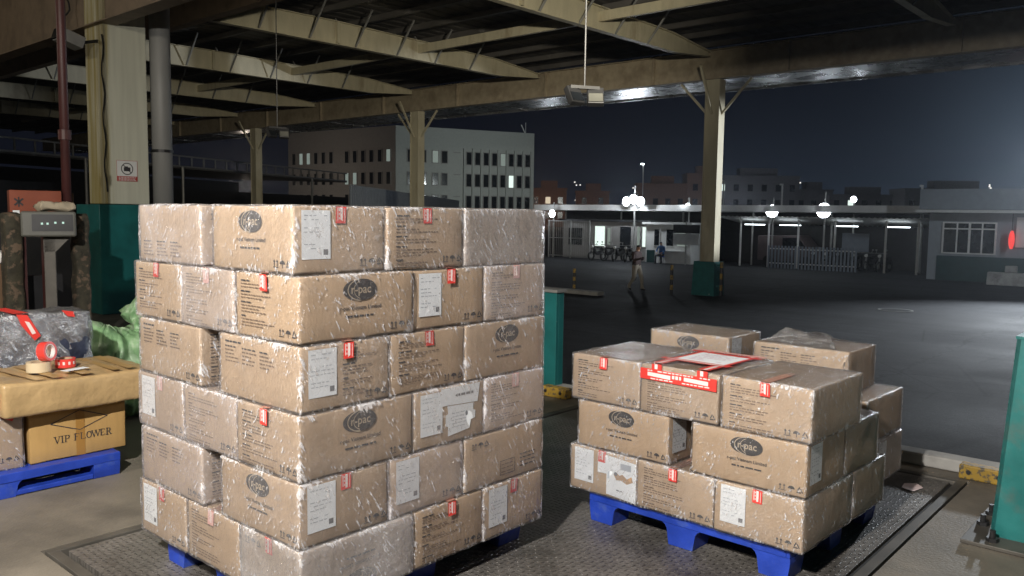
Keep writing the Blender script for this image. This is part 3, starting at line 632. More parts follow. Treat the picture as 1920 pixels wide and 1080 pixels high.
# hanging twin floodlights
def hang(x, y, z, ln, rz, lab):
    t = thing('hanging_floodlight', lab, 'hanging lamp', (x, y, z), rz)
    MB().cyl((0, 0, .12), (0, 0, ln), .012, n=8).build('rod', M['darkmetal'], t)
    MB().box((-.20, -.03, .10), (.20, .03, .14)).build('crossbar', M['darkmetal'], t)
    for s in (-1, 1):
        m4 = Matrix.Translation((s * .15, 0, 0)) @ Matrix.Rotation(R(-18 * s), 4, 'Z') @ Matrix.Rotation(R(-28), 4, 'X')
        h = MB().box((-.105, -.06, -.12), (.105, .03, .12), M4=m4).build('housing', M['darkmetal'], t, bevel=.01)
        MB().box((-.09, -.068, -.10), (.09, -.061, .02), M4=m4).build('lens', M['pipe_d'] if s > 0 else M['glassdark'], h)
hang(8.6, 6.35, 3.25, 5.0, R(-30), 'hanging twin floodlight on a long rod in front of the eave')
hang(10.31, 15.88, 3.45, 4.8, R(-10), 'hanging twin floodlight left of the office block, above the lattice roof edge')

# far wall of the terminal, dark
tw = thing('terminal_wall', 'dark end wall far back inside the terminal', 'wall', (-35, 72, 0))
MB().box((0, 0, 0), (41, .3, 8.2)).build('wall', M['roof'], tw)
for i in range(6): MB().box((3 + i * 6.3, -.02, 0), (7 + i * 6.3, -.002, 4)).build('roller_door', M['darkmetal'], tw)
tw = thing('terminal_side_wall', 'dark wall along the closed side of the terminal', 'wall', (-35, -30, 0)); MB().box((0, 0, 0), (.3, 102, 8.2)).build('wall', M['roof'], tw)
for i in range(3): MB().box((.302, 45 + i * 12, 0), (.33, 49 + i * 12, 4)).build('roller_door', M['darkmetal'], tw)

# ================================================================ yard buildings and background
def windows(t, o, r, u, specs, mats=None):
    """each window a part with its pane as sub-part; specs: (s, t, w, h, material)"""
    F = Face(o, r, u, 1, 1)
    for s, tt, wd, ht, m in specs:
        b = MB(); b.prism([F.p(s, tt, -.05), F.p(s + wd, tt, -.05), F.p(s + wd, tt + ht, -.05), F.p(s, tt + ht, -.05)], F.n * .13)
        f = b.build('window', M['office_d'], t)
        b = MB(); F.rect(b, s + .12, tt + .12, s + wd - .12, tt + ht - .12, 0, .10); b.build('pane', m, f)
ob = thing('office_building', 'pale office block of four storeys with rows of dark windows, some lit', 'building', (76.83, 89.16, -1))
cR = Vector((19.67 , -8.76, 0)); cL = Vector((-1.82, 23.42, 0))
H_ = 14.95
far = cR + cL
for nm, a, b_, m in (('front_wall', Vector((0, 0, 0)), cR, 'office'), ('side_wall', cL, Vector((0, 0, 0)), 'office_d'), ('rear_wall', cR, far, 'office_d'), ('far_wall', far, cL, 'office_d')):  # side walls wear a darker copy that paints in their dimmer light
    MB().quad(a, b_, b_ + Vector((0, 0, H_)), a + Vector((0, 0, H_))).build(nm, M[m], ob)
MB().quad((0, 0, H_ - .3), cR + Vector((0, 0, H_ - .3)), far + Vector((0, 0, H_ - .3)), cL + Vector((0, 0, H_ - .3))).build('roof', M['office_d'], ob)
rr = cR.normalized(); LW = cR.length
sp = []
for row in range(3):
    z = 3.6 + row * 3.15
    for s in (1.9, 3.5, 5.3, 6.7): sp.append((s + (.0 if s > 3 else -.3), z, 1.05, 1.9, M['glow_dim'] if (row == 2 and s > 5 and s < 6) else M['glassdark']))
    for k in range(8):
        s = 10.5 + k * 1.35
        m = M['glassdark']
        if row == 2 and k == 4: m = M['glow_dim']
        if row == 1 and k == 5: m = M['glow_win']
        sp.append((s, z - .1, .98, 2.0, m))
windows(ob, (0, 0, 0), rr, (0, 0, 1), sp)
F = Face((0, 0, 0), rr, (0, 0, 1), 1, 1)
for k in range(9):
    b = MB(); s = 10.1 + k * 1.35; b.prism([F.p(s, 2.6, .0), F.p(s + .16, 2.6, .0), F.p(s + .16, 12.2, .0), F.p(s, 12.2, .0)], F.n * .28); b.build('pilaster', M['office'], ob)
for row in range(3):
    b = MB(); F.rect(b, 8.6, 5.2 + row * 3.15, 9.7, 5.36 + row * 3.15, 0, .02); b.build('vent', M['office_d'], ob)
rl = -cL.normalized(); lsp = []
rnd = random.Random(4)
for row in range(3):
    z = 3.6 + row * 3.15
    for k in range(13):
        if k in (6,): continue
        m = M['glassdark']
        if (row, k) in ((2, 1), (2, 2), (2, 12)): m = M['glow_dim']
        if (row, k) in ((1, 7), (1, 8)): m = M['glow_dim']
        lsp.append((1.0 + k * 1.72, z, .95, 1.9, m))
windows(ob, cL, rl, (0, 0, 1), lsp)
at_ = thing('roof_aerial', 'small lit aerial on the roof corner of the office block', 'aerial', (95.4, 81.2, 13.7))
MB().cyl((0, 0, 0), (0, 0, 1.8), .05, n=6).build('mast', M['white'], at_); MB().bar((-.1, 0, .2), (-.3, .6, 1.5), .12, .12).build('dish_arm', M['white'], at_)

def sheet_wall(name, label, cat, a, b_, z0, z1, mat, pitch=.3, dep=.05, extra=None):
    a = Vector((a[0], a[1], 0)); b_ = Vector((b_[0], b_[1], 0)); d = (b_ - a); L = d.length; d.normalize(); nrm_ = Vector((d.y, -d.x, 0))
    t = thing(name, label, cat, (a.x, a.y, 0)); m = MB(); n = int(L / pitch)
    for i in range(n):
        for s0, s1, o0, o1 in ((0, .4, 0, 0), (.4, .5, 0, dep), (.5, .9, dep, dep), (.9, 1, dep, 0)):
            p = d * (i + s0) * pitch + nrm_ * o0; q = d * (i + s1) * pitch + nrm_ * o1
            m.quad(p + Vector((0, 0, z0)), q + Vector((0, 0, z0)), q + Vector((0, 0, z1)), p + Vector((0, 0, z1)))
    m.build('sheeting', mat, t)
    MB().bar(Vector((0, 0, z1)), d * L + Vector((0, 0, z1)), .1, .08).build('cap_rail', M['greymetal'], t)
    return t
sheet_wall('corrugated_fence', 'tall pale corrugated sheet fence below the office block', 'fence', (30.1, 39.0), (71.3, 71.2), -1, 3.35, M['shedwall'], .45, .09)
# dark shed with a lattice girder along its edge
ls = thing('lattice_shed', 'long dark shed with a grey lattice girder along its roof edge', 'shed', (27.47, 54.48, 0))
dd = Vector((21.95, 9.98, 0)); ld = dd.normalized(); ln = dd.length; st_ = -14
tb = MB(); tb.bar(ld * st_ + Vector((0, 0, 5.45)), dd + Vector((0, 0, 5.45)), .1, .1); tb.bar(ld * st_ + Vector((0, 0, 4.75)), dd + Vector((0, 0, 4.75)), .1, .1); tb.build('chords', M['greymetal'], ls)
for k in range(30):
    s = st_ + k * 1.3
    if s > ln: break
    MB().bar(ld * s + Vector((0, 0, 4.75)), ld * s + Vector((0, 0, 5.45)), .09, .09).build('upright', M['greymetal'], ls)
nn = Vector((-ld.y, ld.x, 0))
MB().prism([ld * st_ + Vector((0, 0, 4.6)), dd + Vector((0, 0, 4.6)), dd + nn * 14 + Vector((0, 0, 4.9)), ld * st_ + nn * 14 + Vector((0, 0, 4.9))], (0, 0, .12)).build('roof', M['roof'], ls)
MB().quad(ld * st_ + nn * 12 + Vector((0, 0, -1)), dd + nn * 12 + Vector((0, 0, -1)), dd + nn * 12 + Vector((0, 0, 4.6)), ld * st_ + nn * 12 + Vector((0, 0, 4.6))).build('rear_wall', M['darkmetal'], ls)
MB().quad(ld * st_ + Vector((0, 0, -1)), dd + Vector((0, 0, -1)), dd + Vector((0, 0, 3.2)), ld * st_ + Vector((0, 0, 3.2))).build('front_wall', M['darkmetal'], ls)
for k in range(4):
    p = ld * (-8 + k * 8.5); MB().cyl(p - nn * .12 + Vector((0, 0, -1)), p - nn * .12 + Vector((0, 0, 4.7)), .1, n=8).build('post', M['greymetal'], ls)

# long flat canopy across the yard
cp = thing('parking_canopy', 'long flat white canopy roof across the far side of the yard', 'canopy', (43.3, 0, 0))
MB().box((0, 10.9, 2.10), (6, 36, 2.46)).build('roof', M['white'], cp)
for i in range(6): MB().cyl((2.5, 12.2 + i * 4.6, -1), (2.5, 12.2 + i * 4.6, 2.1), .06, n=8).build('post', M['greymetal'], cp)
MB().box((6.02, 9, -1), (6.12, 38, 2.3)).build('rear_fence', M['darkmetal'], cp)
# booths below it
def booth(y0, y1, x, z1, label, lit):
    t = thing('guard_booth', label, 'booth', (x, (y0 + y1) / 2, -1)); h = (y1 - y0) / 2; H = z1 + 1
    MB().box((0, -h, 0), (2.4, h, H)).build('wall', M['white'] if lit else M['office_d'], t)
    MB().box((-.25, -h - .15, H), (2.6, h + .15, H + .12)).build('roof', M['white'] if lit else M['darkmetal'], t)
    return t, h, H
t, h, H = booth(23.9, 26.95, 43.1, 1.30, 'white lit guard booth with windows behind the seated person', True)
for y, z0, wd, ht, m in ((h - .75, 1.05, .32, .95, 'glassdark'), (h - 1.65, 1.05, .45, .95, 'glassdark'), (h - 2.45, 1.05, .6, .85, 'glow_dim')):
    f = MB().box((-.04, y - wd / 2 - .06, z0 - .06), (-.003, y + wd / 2 + .06, z0 + ht + .06)).build('window', M['white'], t); MB().box((-.052, y - wd / 2, z0), (-.041, y + wd / 2, z0 + ht)).build('pane', M[m], f)
dr = MB().box((-.05, h - .62, .0), (-.004, h - .08, .75)).build('lower_panel', M['greentank'], t); MB().box((-.35, -1.1, .72), (-.004, .5, .78)).build('counter', M['white'], t)
bl = MB().box((-.30, -h + .5, H - .12), (-.16, -h + .9, H - .02)).build('wall_lamp', M['greymetal'], t); MB().box((-.29, -h + .52, H - .17), (-.17, -h + .88, H - .123)).build('tube', M['glow_tube'], bl)
t, h, H = booth(27.0, 33.7, 43.6, 1.40, 'long dark booth with narrow lit windows, left of the white booth', False)
for y, z0, wd, ht, m in ((.35, .85, .75, 1.25, 'glow_win'), (-.35, .9, .22, 1.1, 'glow_dim'), (-2.55, .9, .18, 1.2, 'glow_dim'), (-2.95, .9, .22, 1.2, 'glow_win'), (-1.6, .4, .8, 1.7, 'glassdark'), (2.3, .85, 1.1, 1.1, 'glassdark')):
    f = MB().box((-.04, y - wd / 2 - .06, z0 - .06), (-.003, y + wd / 2 + .06, z0 + ht + .06)).build('window', M['office_d'], t); MB().box((-.052, y - wd / 2, z0), (-.041, y + wd / 2, z0 + ht)).build('pane', M[m], f)
wg = thing('wire_gate', 'grey framed wire gate at the left end of the booths', 'gate', (42.7, 32.6, -1))
for y in (-1.7, -.2, 1.6): MB().cyl((0, y, 0), (0, y, 2.45), .05, n=8).build('post', M['greymetal'], wg)
for z in (.15, 1.3, 2.4): MB().bar((0, -1.7, z), (0, 1.6, z), .05, .05).build('rail', M['greymetal'], wg)
for i in range(20): MB().cyl((0, -1.6 + i * .16, .15), (0, -1.6 + i * .16, 2.4), .010, n=5).build('wire', M['greymetal'], wg)
sb = thing('post_sign', 'blank white sign board below a dark panel on a post beside the booth', 'sign board', (42.4, 23.7, -1))
MB().cyl((0, .15, 0), (0, .15, 2.5), .045, n=8).build('post', M['greymetal'], sb); MB().box((-.09, -.72, 1.16), (-.05, .95, 1.80)).build('board', M['white'], sb); MB().box((-.09, -.75, 1.83), (-.05, .95, 2.32)).build('dark_panel', M['darkmetal'], sb)
# motor shed at the right
ms = thing('motorbike_shed', 'low shed with lit sheet roof over parked motorbikes', 'shed', (44.7, 0, 0))
rs = MB()
for i in range(42):
    y0 = 11.4 + i * .27; rs.prism([(-.7, y0, 1.80), (2.8, y0, 1.38), (2.8, y0 + .14, 1.42), (-.7, y0 + .14, 1.84)], (0, 0, .02)); rs.prism([(-.7, y0 + .14, 1.84), (2.8, y0 + .14, 1.42), (2.8, y0 + .27, 1.38), (-.7, y0 + .27, 1.80)], (0, 0, .02))
rs.build('roof', M['white'], ms)
for y in (12.05, 13.6, 16.2, 18.2, 19.9, 21.6): MB().cyl((0, y, -1), (0, y, 1.70), .06, n=8).build('post', M['white'], ms)
for y in (13.2, 15.8, 18.9, 21.0): MB().box((.5, y - .6, 1.36), (.56, y + .6, 1.40)).build('light_tube', M['glow_tube'], ms)
MB().box((2.9, 8.5, -1), (3.0, 24, 1.3)).build('rear_wall', M['darkmetal'], ms)
pf = thing('picket_fence', 'grey vertical bar fence in front of the motorbike shed', 'fence', (44.1, 0, -1))
for i in range(26): MB().box((0, 14.8 + i * .19, 0), (.03, 14.9 + i * .19, 1.25)).build('picket', M['shedwall'], pf)
for z in (.25, 1.05): MB().box((.032, 14.8, z), (.06, 19.7, z + .06)).build('rail', M['white'], pf)
gp = thing('grey_panel', 'flat grey board leaning at the right end of the bar fence', 'board', (44.2, 14.95, .08))
MB().box((0, -.68, 0), (.05, .68, .95)).build('board', M['shedwall'], gp); MB().cyl((.1, 0, -1.07), (.1, 0, .5), .04, n=8).build('post', M['greymetal'], gp)

# parked motorbikes
def motorbike():
    t = thing('motorbike', '', 'motorbike', (0, 0, 0))
    for x in (-.62, .62):
        o = MB().torus((x, 0, .29), (0, 1, 0), .24, .05, 18, 6).build('wheel', M['black'], t); MB().cyl((x, -.03, .29), (x, .03, .29), .12, n=10).build('hub', M['greymetal'], o)
    MB().prism([(-.75, -.11, .62), (-.45, -.11, .42), (.1, -.11, .34), (.35, -.11, .42), (.52, -.11, .75), (.42, -.11, .88), (.25, -.11, .55), (-.1, -.11, .62), (-.3, -.11, .74)], (0, .22, 0)).build('body', M['darkmetal'], t, bevel=.02)
    MB().box((-.62, -.13, .74), (.08, .13, .82)).build('seat', M['black'], t, bevel=.03)
    MB().bar((.62, 0, .29), (.42, 0, .95), .07, .07).build('fork', M['greymetal'], t); MB().bar((.40, -.33, 1.0), (.40, .33, 1.0), .035, .035).build('handlebar', M['greymetal'], t)
    MB().cyl((.50, 0, .86), (.58, 0, .86), .08, n=12).build('headlight', M['white'], t)
    for s in (-1, 1): MB().bar((.42, s * .22, 1.0), (.36, s * .27, 1.16), .02, .02).box((.345, s * .27 - .05, 1.13), (.365, s * .27 + .05, 1.2)).build('mirror', M['greymetal'], t)
    return t
mb0 = motorbike(); first = [True]
def bike(x, y, rz, lab, grp):
    o = mb0 if first[0] else copy_tree(mb0); first[0] = False
    o.location = (x, y, -1); o.rotation_euler = (0, 0, rz); tag(o, lab, 'motorbike', grp)
for i, y in enumerate((29.9, 29.1, 28.4, 27.7)): bike(42.3, y, R(170 + 9 * i), 'dark parked motorbike in the row before the long dark booth', 'motorbikes before the booth')
for i in range(6): bike(45.6, 13.9 + i * .72, R(172 + 5 * (i % 3)), 'parked motorbike with glinting mirrors under the low shed roof', 'motorbikes under the shed')

# small white van under the shed
vn = thing('parked_van', 'dark parked van half hidden behind the bar fence', 'van', (46.3, 19.0, -1))
MB().prism([(-.85, -1.7, .35), (-.85, 1.9, .35), (-.85, 1.9, 1.75), (-.85, -.5, 1.8), (-.85, -1.05, 1.15), (-.85, -1.7, 1.0)], (1.7, 0, 0)).build('body', P('dark_van_paint', (.10, .075, .075), .35), vn, bevel=.05)
for y in (-1.0, 1.2): MB().cyl((-.9, y, .32), (-.72, y, .32), .32, n=18).build('wheel', M['black'], vn)
MB().prism([(-.857, -.95, 1.15), (-.857, -.5, 1.68), (-.857, .4, 1.66), (-.857, .4, 1.12)], (.004, 0, 0)).build('side_window', M['glassdark'], vn)

# floodlight masts
def mast(x, y, zl, zt, label, n=2, sz=.3, energy=0):
    t = thing('light_mast', label, 'light mast', (x, y, -1))
    MB().cyl((0, 0, 0), (0, 0, zt + 1), .06, .045, n=8).build('pole', M['greymetal'], t)
    for i in range(n):
        yy = (i - (n - 1) / 2) * sz * .86; zz = zl + 1 + (.16 * sz if i % 2 else -.08 * sz)
        h = MB().cyl((-.05, yy, zz), (-.17, yy, zz), sz * .42, sz * .52, n=20).build('lamp_head', M['greymetal'], t)
        MB().cyl((-.172, yy, zz), (-.20, yy, zz), sz * .48, sz * .40, n=20).build('lamp_glass', M['glow_flood'], h)
    if energy:
        lamp('mast_light', 'POINT', (x - .75, y, zl + .05), energy * .8, (.86, .93, 1.0), .25)
mast(42.9, 27.7, 2.70, 3.6, 'tall light mast with the brightest triple floodlight, above the booths', 3, .58, 420)
mast(44.2, 19.47, 2.20, 2.9, 'light mast with a bright floodlight above the left half of the bar fence', 1, .72, 260)
mast(44.2, 16.6, 2.26, 3.2, 'light mast with a bright floodlight above the right half of the bar fence', 1, .8, 260)
mast(42.8, 33.9, 1.9, 2.6, 'short light mast with a small floodlight at the wire gate', 1, .5, 70)
mast(46.0, 15.7, 2.85, 3.1, 'small distant floodlight on a pole over the canopy', 1, .34)
mast(44.0, 24.6, 2.45, 2.9, 'small lamp on a pole above the white booth', 1, .3, 25)
mast(44.0, 22.9, 2.5, 2.9, 'small lamp on a pole just right of the middle yard column', 1, .3, 25)
for (x, y, zt, lab) in ((60, 38, 6.2, 'thin tall lamp post with a tiny light far beyond the booths'), (52, 26.5, 4.3, 'thin bare pole beyond the white booth'), (50, 21.5, 3.9, 'thin bare pole right of the yard column'), (47, 12.6, 3.6, 'white thin pole near the right end of the canopy')):
    t = thing('thin_pole', lab, 'pole', (x, y, -1)); MB().cyl((0, 0, 0), (0, 0, zt + 1), .05, n=6).build('shaft', M['white'], t)
    MB().box((-.3, -.06, zt + .9), (.02, .06, zt + 1.0)).build('arm', M['glow_tube'] if x == 60 else M['white'], t)

# gate house at the right
gh = thing('gate_house', 'low pale gate house with a white framed window and a dark green base', 'building', (42.1, 0, -1))
MB().box((0, -6, 0), (7, 10.9, 3.28)).build('wall', P('gate_house_render', (.30, .33, .36), .8, var=.06), gh)
MB().box((-.25, -6.2, 3.28), (7.2, 11.3, 4.2)).build('parapet', P('parapet_render', (.26, .29, .32), .8, var=.06), gh)
MB().box((-.9, -6.2, 3.12), (-.002, 11.3, 3.24)).build('eave_slab', M['white'], gh)
MB().box((-.03, -6, 0.002), (-.002, 10.5, 1.14)).build('base_paint', M['greentank'], gh)
wf = MB()
for a in ((10.24, 10.31), (9.66, 9.72), (9.13, 9.22), (8.63, 8.69), (8.09, 8.16)): wf.box((-.06, a[0], 1.24), (-.002, a[1], 2.70))
for z in ((1.24, 1.30), (2.36, 2.42), (2.64, 2.70)): wf.box((-.058, 8.1, z[0]), (-.003, 10.3, z[1]))
f = wf.build('window', M['white'], gh); MB().box((-.03, 8.13, 1.27), (-.0035, 10.28, 2.67)).build('pane', M['glassdark'], f)
rl_ = thing('red_lantern', 'glowing red lantern hanging on the gate house wall', 'lantern', (41.75, 7.44, .55))
for i in range(5): MB().cyl((0, 0, i * .16), (0, 0, (i + 1) * .16), (.05, .10, .12, .12, .10)[i], (.10, .12, .12, .10, .05)[i], n=12).build('shade', M['glow_red'], rl_, smooth=True)
MB().cyl((0, 0, .8), (0, 0, 1.55), .015, n=6).build('cord', M['black'], rl_)
nb = thing('notice_board', 'white lit notice board right of the red lantern', 'notice board', (42.0, 6.7, .62)); MB().box((-.04, -.6, 0), (.05, .62, 1.32)).build('panel', M['white'], nb); MB().box((-.06, -.66, -.05), (-.041, -.6, 1.36)).build('frame', M['greymetal'], nb)
cbk = thing('concrete_barrier', 'pale concrete barrier block at the foot of the gate house', 'barrier', (40.9, 7.2, -1))
MB().prism([(-.3, -1.4, 0), (.3, -1.4, 0), (.16, -1.4, .55), (-.16, -1.4, .55)], (0, 2.3, 0)).build('block', M['curb'], cbk, bevel=.03); MB().box((-.12, -.2, .56), (.12, .25, .85)).build('cap_stone', M['curb'], cbk, bevel=.03)

# far houses and the distant town
def house(x, y, wd, dp_, ht, rz, m, label, lits=(), gl='glow_warm'):
    t = thing('distant_house', label, 'house', (x, y, -1), rz)
    MB().box((0, -wd / 2, 0), (dp_, wd / 2, ht)).build('wall', M[m], t)
    MB().box((-.2, -wd / 2 - .2, ht), (dp_, wd / 2 + .2, ht + .4)).build('roof', M[m], t)
    MB().box((1, -wd / 4, ht + .4), (dp_ / 2, wd / 5, ht + 2.2)).build('stair_head', M[m], t)
    n = max(2, int(wd / 3))
    for i in range(n):
        for k in range(max(1, int(ht / 4))):
            yy = -wd / 2 + (i + .5) * wd / n; z = 2 + k * 3.6
            MB().box((-.06, yy - .6, z), (-.003, yy + .6, z + 1.6)).build('window', M[gl] if (i, k) in lits else M['glassdark'], t)
RZ = R(38)
house(158, 127, 9, 8, 9.0, RZ, 'city_o', 'dim reddish house with a warm light right of the office block', ((1, 1),))
house(164, 118, 8, 8, 8.4, RZ, 'city_o', 'low reddish house between the office block and the brightest floodlight', ((0, 0),))
house(176, 106, 12, 8, 10.5, RZ, 'city_o', 'reddish house above the white booth, left of the yard column', ())
house(182, 98, 8, 8, 13.0, RZ, 'city_o', 'tall reddish house just left of the yard column', ((0, 1),))
house(190, 88, 20, 10, 12.6, RZ, 'city', 'grey block of flats with a stepped roof right of the yard column', ((5, 2),), 'glow_win')
house(200, 78, 9, 8, 9.5, RZ, 'city', 'low grey house behind the two bright floodlights', ())
house(200, 66, 16, 9, 8.2, RZ, 'city', 'long grey house over the motorbike shed roof', ((1, 0), (3, 1)), 'glow_win')
house(205, 48, 22, 9, 9.5, RZ, 'city', 'wide grey block behind the gate house parapet', ((2, 1), (4, 1)), 'glow_win')
house(150, 140, 14, 8, 8.0, RZ, 'city', 'dim grey house low beside the foot of the office block', ())
rnd = random.Random(11); m = MB()
for i in range(60):
    y = rnd.uniform(40, 150); x = 255 - y * .5 + rnd.uniform(-10, 25); z = rnd.choice((3.5, 4, 5, 6, 9, 11)) + rnd.uniform(-.6, .6)
    m.box((x, y, z), (x + .1, y + .35, z + .3))
tag(m.build('town_lights', glow('town_light', (1.0, .93, .85), 1.6)), 'scattered small lights of the distant town', 'lights', kind='stuff')

# ================================================================ people (body grown as one skin over a posed skeleton)
def person(loc, rz, J, E_, label, paint, rad):
    me = bpy.data.meshes.new('person'); ks = list(J); me.from_pydata([J[k] for k in ks], [(ks.index(a), ks.index(b)) for a, b in E_], [])
    o = bpy.data.objects.new('person', me); C.objects.link(o)
    sk = o.modifiers.new('skin', 'SKIN'); sk.use_smooth_shade = True; su = o.modifiers.new('sub', 'SUBSURF'); su.levels = 2; su.render_levels = 2
    for i, k in enumerate(ks):
        r = rad[k] if k in rad else .008; r = r if isinstance(r, tuple) else (r, r); me.skin_vertices[0].data[i].radius = r; me.skin_vertices[0].data[i].use_root = (k == 'pelvis')
    bpy.context.view_layer.update(); dg = bpy.context.evaluated_depsgraph_get()
    nm = bpy.data.meshes.new_from_object(o.evaluated_get(dg)); bpy.data.objects.remove(o)
    mats = ['skin', 'hair', 'shirt_d', 'shirt_b', 'khaki', 'navy']; nm.materials.clear()
    for m in mats: nm.materials.append(M[m])
    for p in nm.polygons: p.material_index = mats.index(paint(p.center)); p.use_smooth = True
    o = bpy.data.objects.new('person', nm); C.objects.link(o); o.location = loc; o.rotation_euler = (0, 0, rz)
    return tag(o, label, 'person')
RAD = dict(pelvis=(.155, .115), waist=(.135, .10), chest=(.175, .115), neckb=(.075, .075), neck=(.055, .055), head=(.075, .09), crown=(.075, .085), top=(.04, .04),
           hipl=.095, hipr=.095, kneel=.062, kneer=.062, anl=.042, anr=.042, heell=.045, heelr=.045, toel=(.042, .03), toer=(.042, .03),
           shl=.062, shr=.062, ell=.044, elr=.044, wrl=.030, wrr=.030, pal=(.036, .018), par=(.036, .018), nose=.012)
def hand(J, E_, side, wr, d, sp):
    """palm, four fingers of unequal length and a thumb"""
    wr = Vector(wr); d = Vector(d).normalized(); sp = Vector(sp).normalized()
    J['pa' + side] = tuple(wr + d * .07); E_.append(('wr' + side, 'pa' + side))
    for i, L in enumerate((.068, .078, .072, .056)):
        b0 = wr + d * .095 + sp * (-.03 + .02 * i); J['f%d%s' % (i, side)] = tuple(b0); J['g%d%s' % (i, side)] = tuple(b0 + d * L * .9 + sp * .006)
        E_ += [('pa' + side, 'f%d%s' % (i, side)), ('f%d%s' % (i, side), 'g%d%s' % (i, side))]
    J['t0' + side] = tuple(wr + d * .05 - sp * .045); J['t1' + side] = tuple(wr + d * .09 - sp * .065); E_ += [('wr' + side, 't0' + side), ('t0' + side, 't1' + side)]
BASE = [('pelvis', 'waist'), ('waist', 'chest'), ('chest', 'neckb'), ('neckb', 'neck'), ('neck', 'head'), ('head', 'crown'), ('crown', 'top'), ('head', 'nose'),
        ('pelvis', 'hipl'), ('pelvis', 'hipr'), ('hipl', 'kneel'), ('hipr', 'kneer'), ('kneel', 'anl'), ('kneer', 'anr'), ('anl', 'heell'), ('anr', 'heelr'), ('anl', 'toel'), ('anr', 'toer'),
        ('chest', 'shl'), ('chest', 'shr'), ('shl', 'ell'), ('shr', 'elr'), ('ell', 'wrl'), ('elr', 'wrr')]
# walking (faces +x), mid stride
J = dict(pelvis=(0, 0, .93), waist=(.01, 0, 1.10), chest=(.03, 0, 1.30), neckb=(.035, 0, 1.45), neck=(.05, 0, 1.51), head=(.075, 0, 1.585), crown=(.07, 0, 1.66), top=(.06, 0, 1.70), nose=(.165, 0, 1.575),
         hipl=(0, .10, .88), hipr=(0, -.10, .88), kneel=(.17, .10, .50), kneer=(-.02, -.10, .48), anl=(.22, .10, .10), anr=(-.28, -.10, .16), heell=(.17, .10, .045), heelr=(-.32, -.10, .10), toel=(.36, .10, .035), toer=(-.14, -.10, .035),
         shl=(.02, .19, 1.40), shr=(.02, -.19, 1.40), ell=(-.07, .25, 1.13), elr=(.06, -.25, 1.13), wrl=(.14, .20, 1.18), wrr=(.26, -.14, 1.20))
E_ = list(BASE); hand(J, E_, 'l', J['wrl'], (.7, -.5, .4), (.1, .3, .9)); hand(J, E_, 'r', J['wrr'], (.7, .5, .3), (.1, .3, .9))
def paint_walk(c):
    if c.z > 1.62 or (c.z > 1.53 and c.x < .05): return 'hair'
    if c.z > 1.475: return 'skin'
    if abs(c.y) > .19 and (c.z < 1.12): return 'skin'
    if c.z > .96: return 'shirt_d'
    if c.z > .09: return 'khaki'
    return 'hair'
person((26.07, 16.69, -1), R(262), J, E_, 'person in a dark top and pale trousers walking across the yard', paint_walk, {k: (tuple(c * 1.22 for c in v) if isinstance(v, tuple) else v * 1.28) if k not in ('head', 'crown', 'top', 'nose', 'neck', 'toel', 'toer') else v for k, v in RAD.items()})
# seated on a stool, facing -x towards the dock
J = dict(pelvis=(0, 0, .54), waist=(.03, 0, .70), chest=(.07, 0, .92), neckb=(.09, 0, 1.06), neck=(.11, 0, 1.12), head=(.14, 0, 1.19), crown=(.14, 0, 1.265), top=(.13, 0, 1.30), nose=(.235, 0, 1.18),
         hipl=(.06, .11, .52), hipr=(.06, -.11, .52), kneel=(.46, .16, .52), kneer=(.46, -.16, .50), anl=(.44, .17, .10), anr=(.48, -.17, .10), heell=(.40, .17, .045), heelr=(.44, -.17, .045), toel=(.58, .18, .035), toer=(.62, -.18, .035),
         shl=(.07, .19, 1.01), shr=(.07, -.19, 1.01), ell=(.16, .26, .76), elr=(.16, -.26, .76), wrl=(.36, .14, .66), wrr=(.36, -.14, .66))
E_ = list(BASE); hand(J, E_, 'l', J['wrl'], (.9, -.2, -.3), (.1, .9, 0)); hand(J, E_, 'r', J['wrr'], (.9, .2, -.3), (.1, -.9, 0))
def paint_sit(c):
    if c.z > 1.225 or (c.z > 1.14 and c.x < .10): return 'hair'
    if c.z > 1.085: return 'skin'
    if c.x > .33 and .56 < c.z < .72: return 'skin'
    if c.z > .60 or (c.z > .55 and c.x < .05): return 'shirt_b'
    if c.z > .09: return 'navy'
    return 'hair'
person((42.2, 25.3, -1), R(186), J, E_, 'person in a blue shirt and dark trousers sitting in front of the white booth', paint_sit, RAD)
sl = thing('stool', 'low stool under the seated person', 'stool', (42.2, 25.3, -1)); MB().cyl((0, 0, .40), (0, 0, .44), .17, n=16).build('seat', M['blue'], sl)
for a in range(4): MB().bar((.10 * math.cos(a * 1.571 + .78), .10 * math.sin(a * 1.571 + .78), .4), (.16 * math.cos(a * 1.571 + .78), .16 * math.sin(a * 1.571 + .78), 0), .03, .03).build('leg', M['greymetal'], sl)

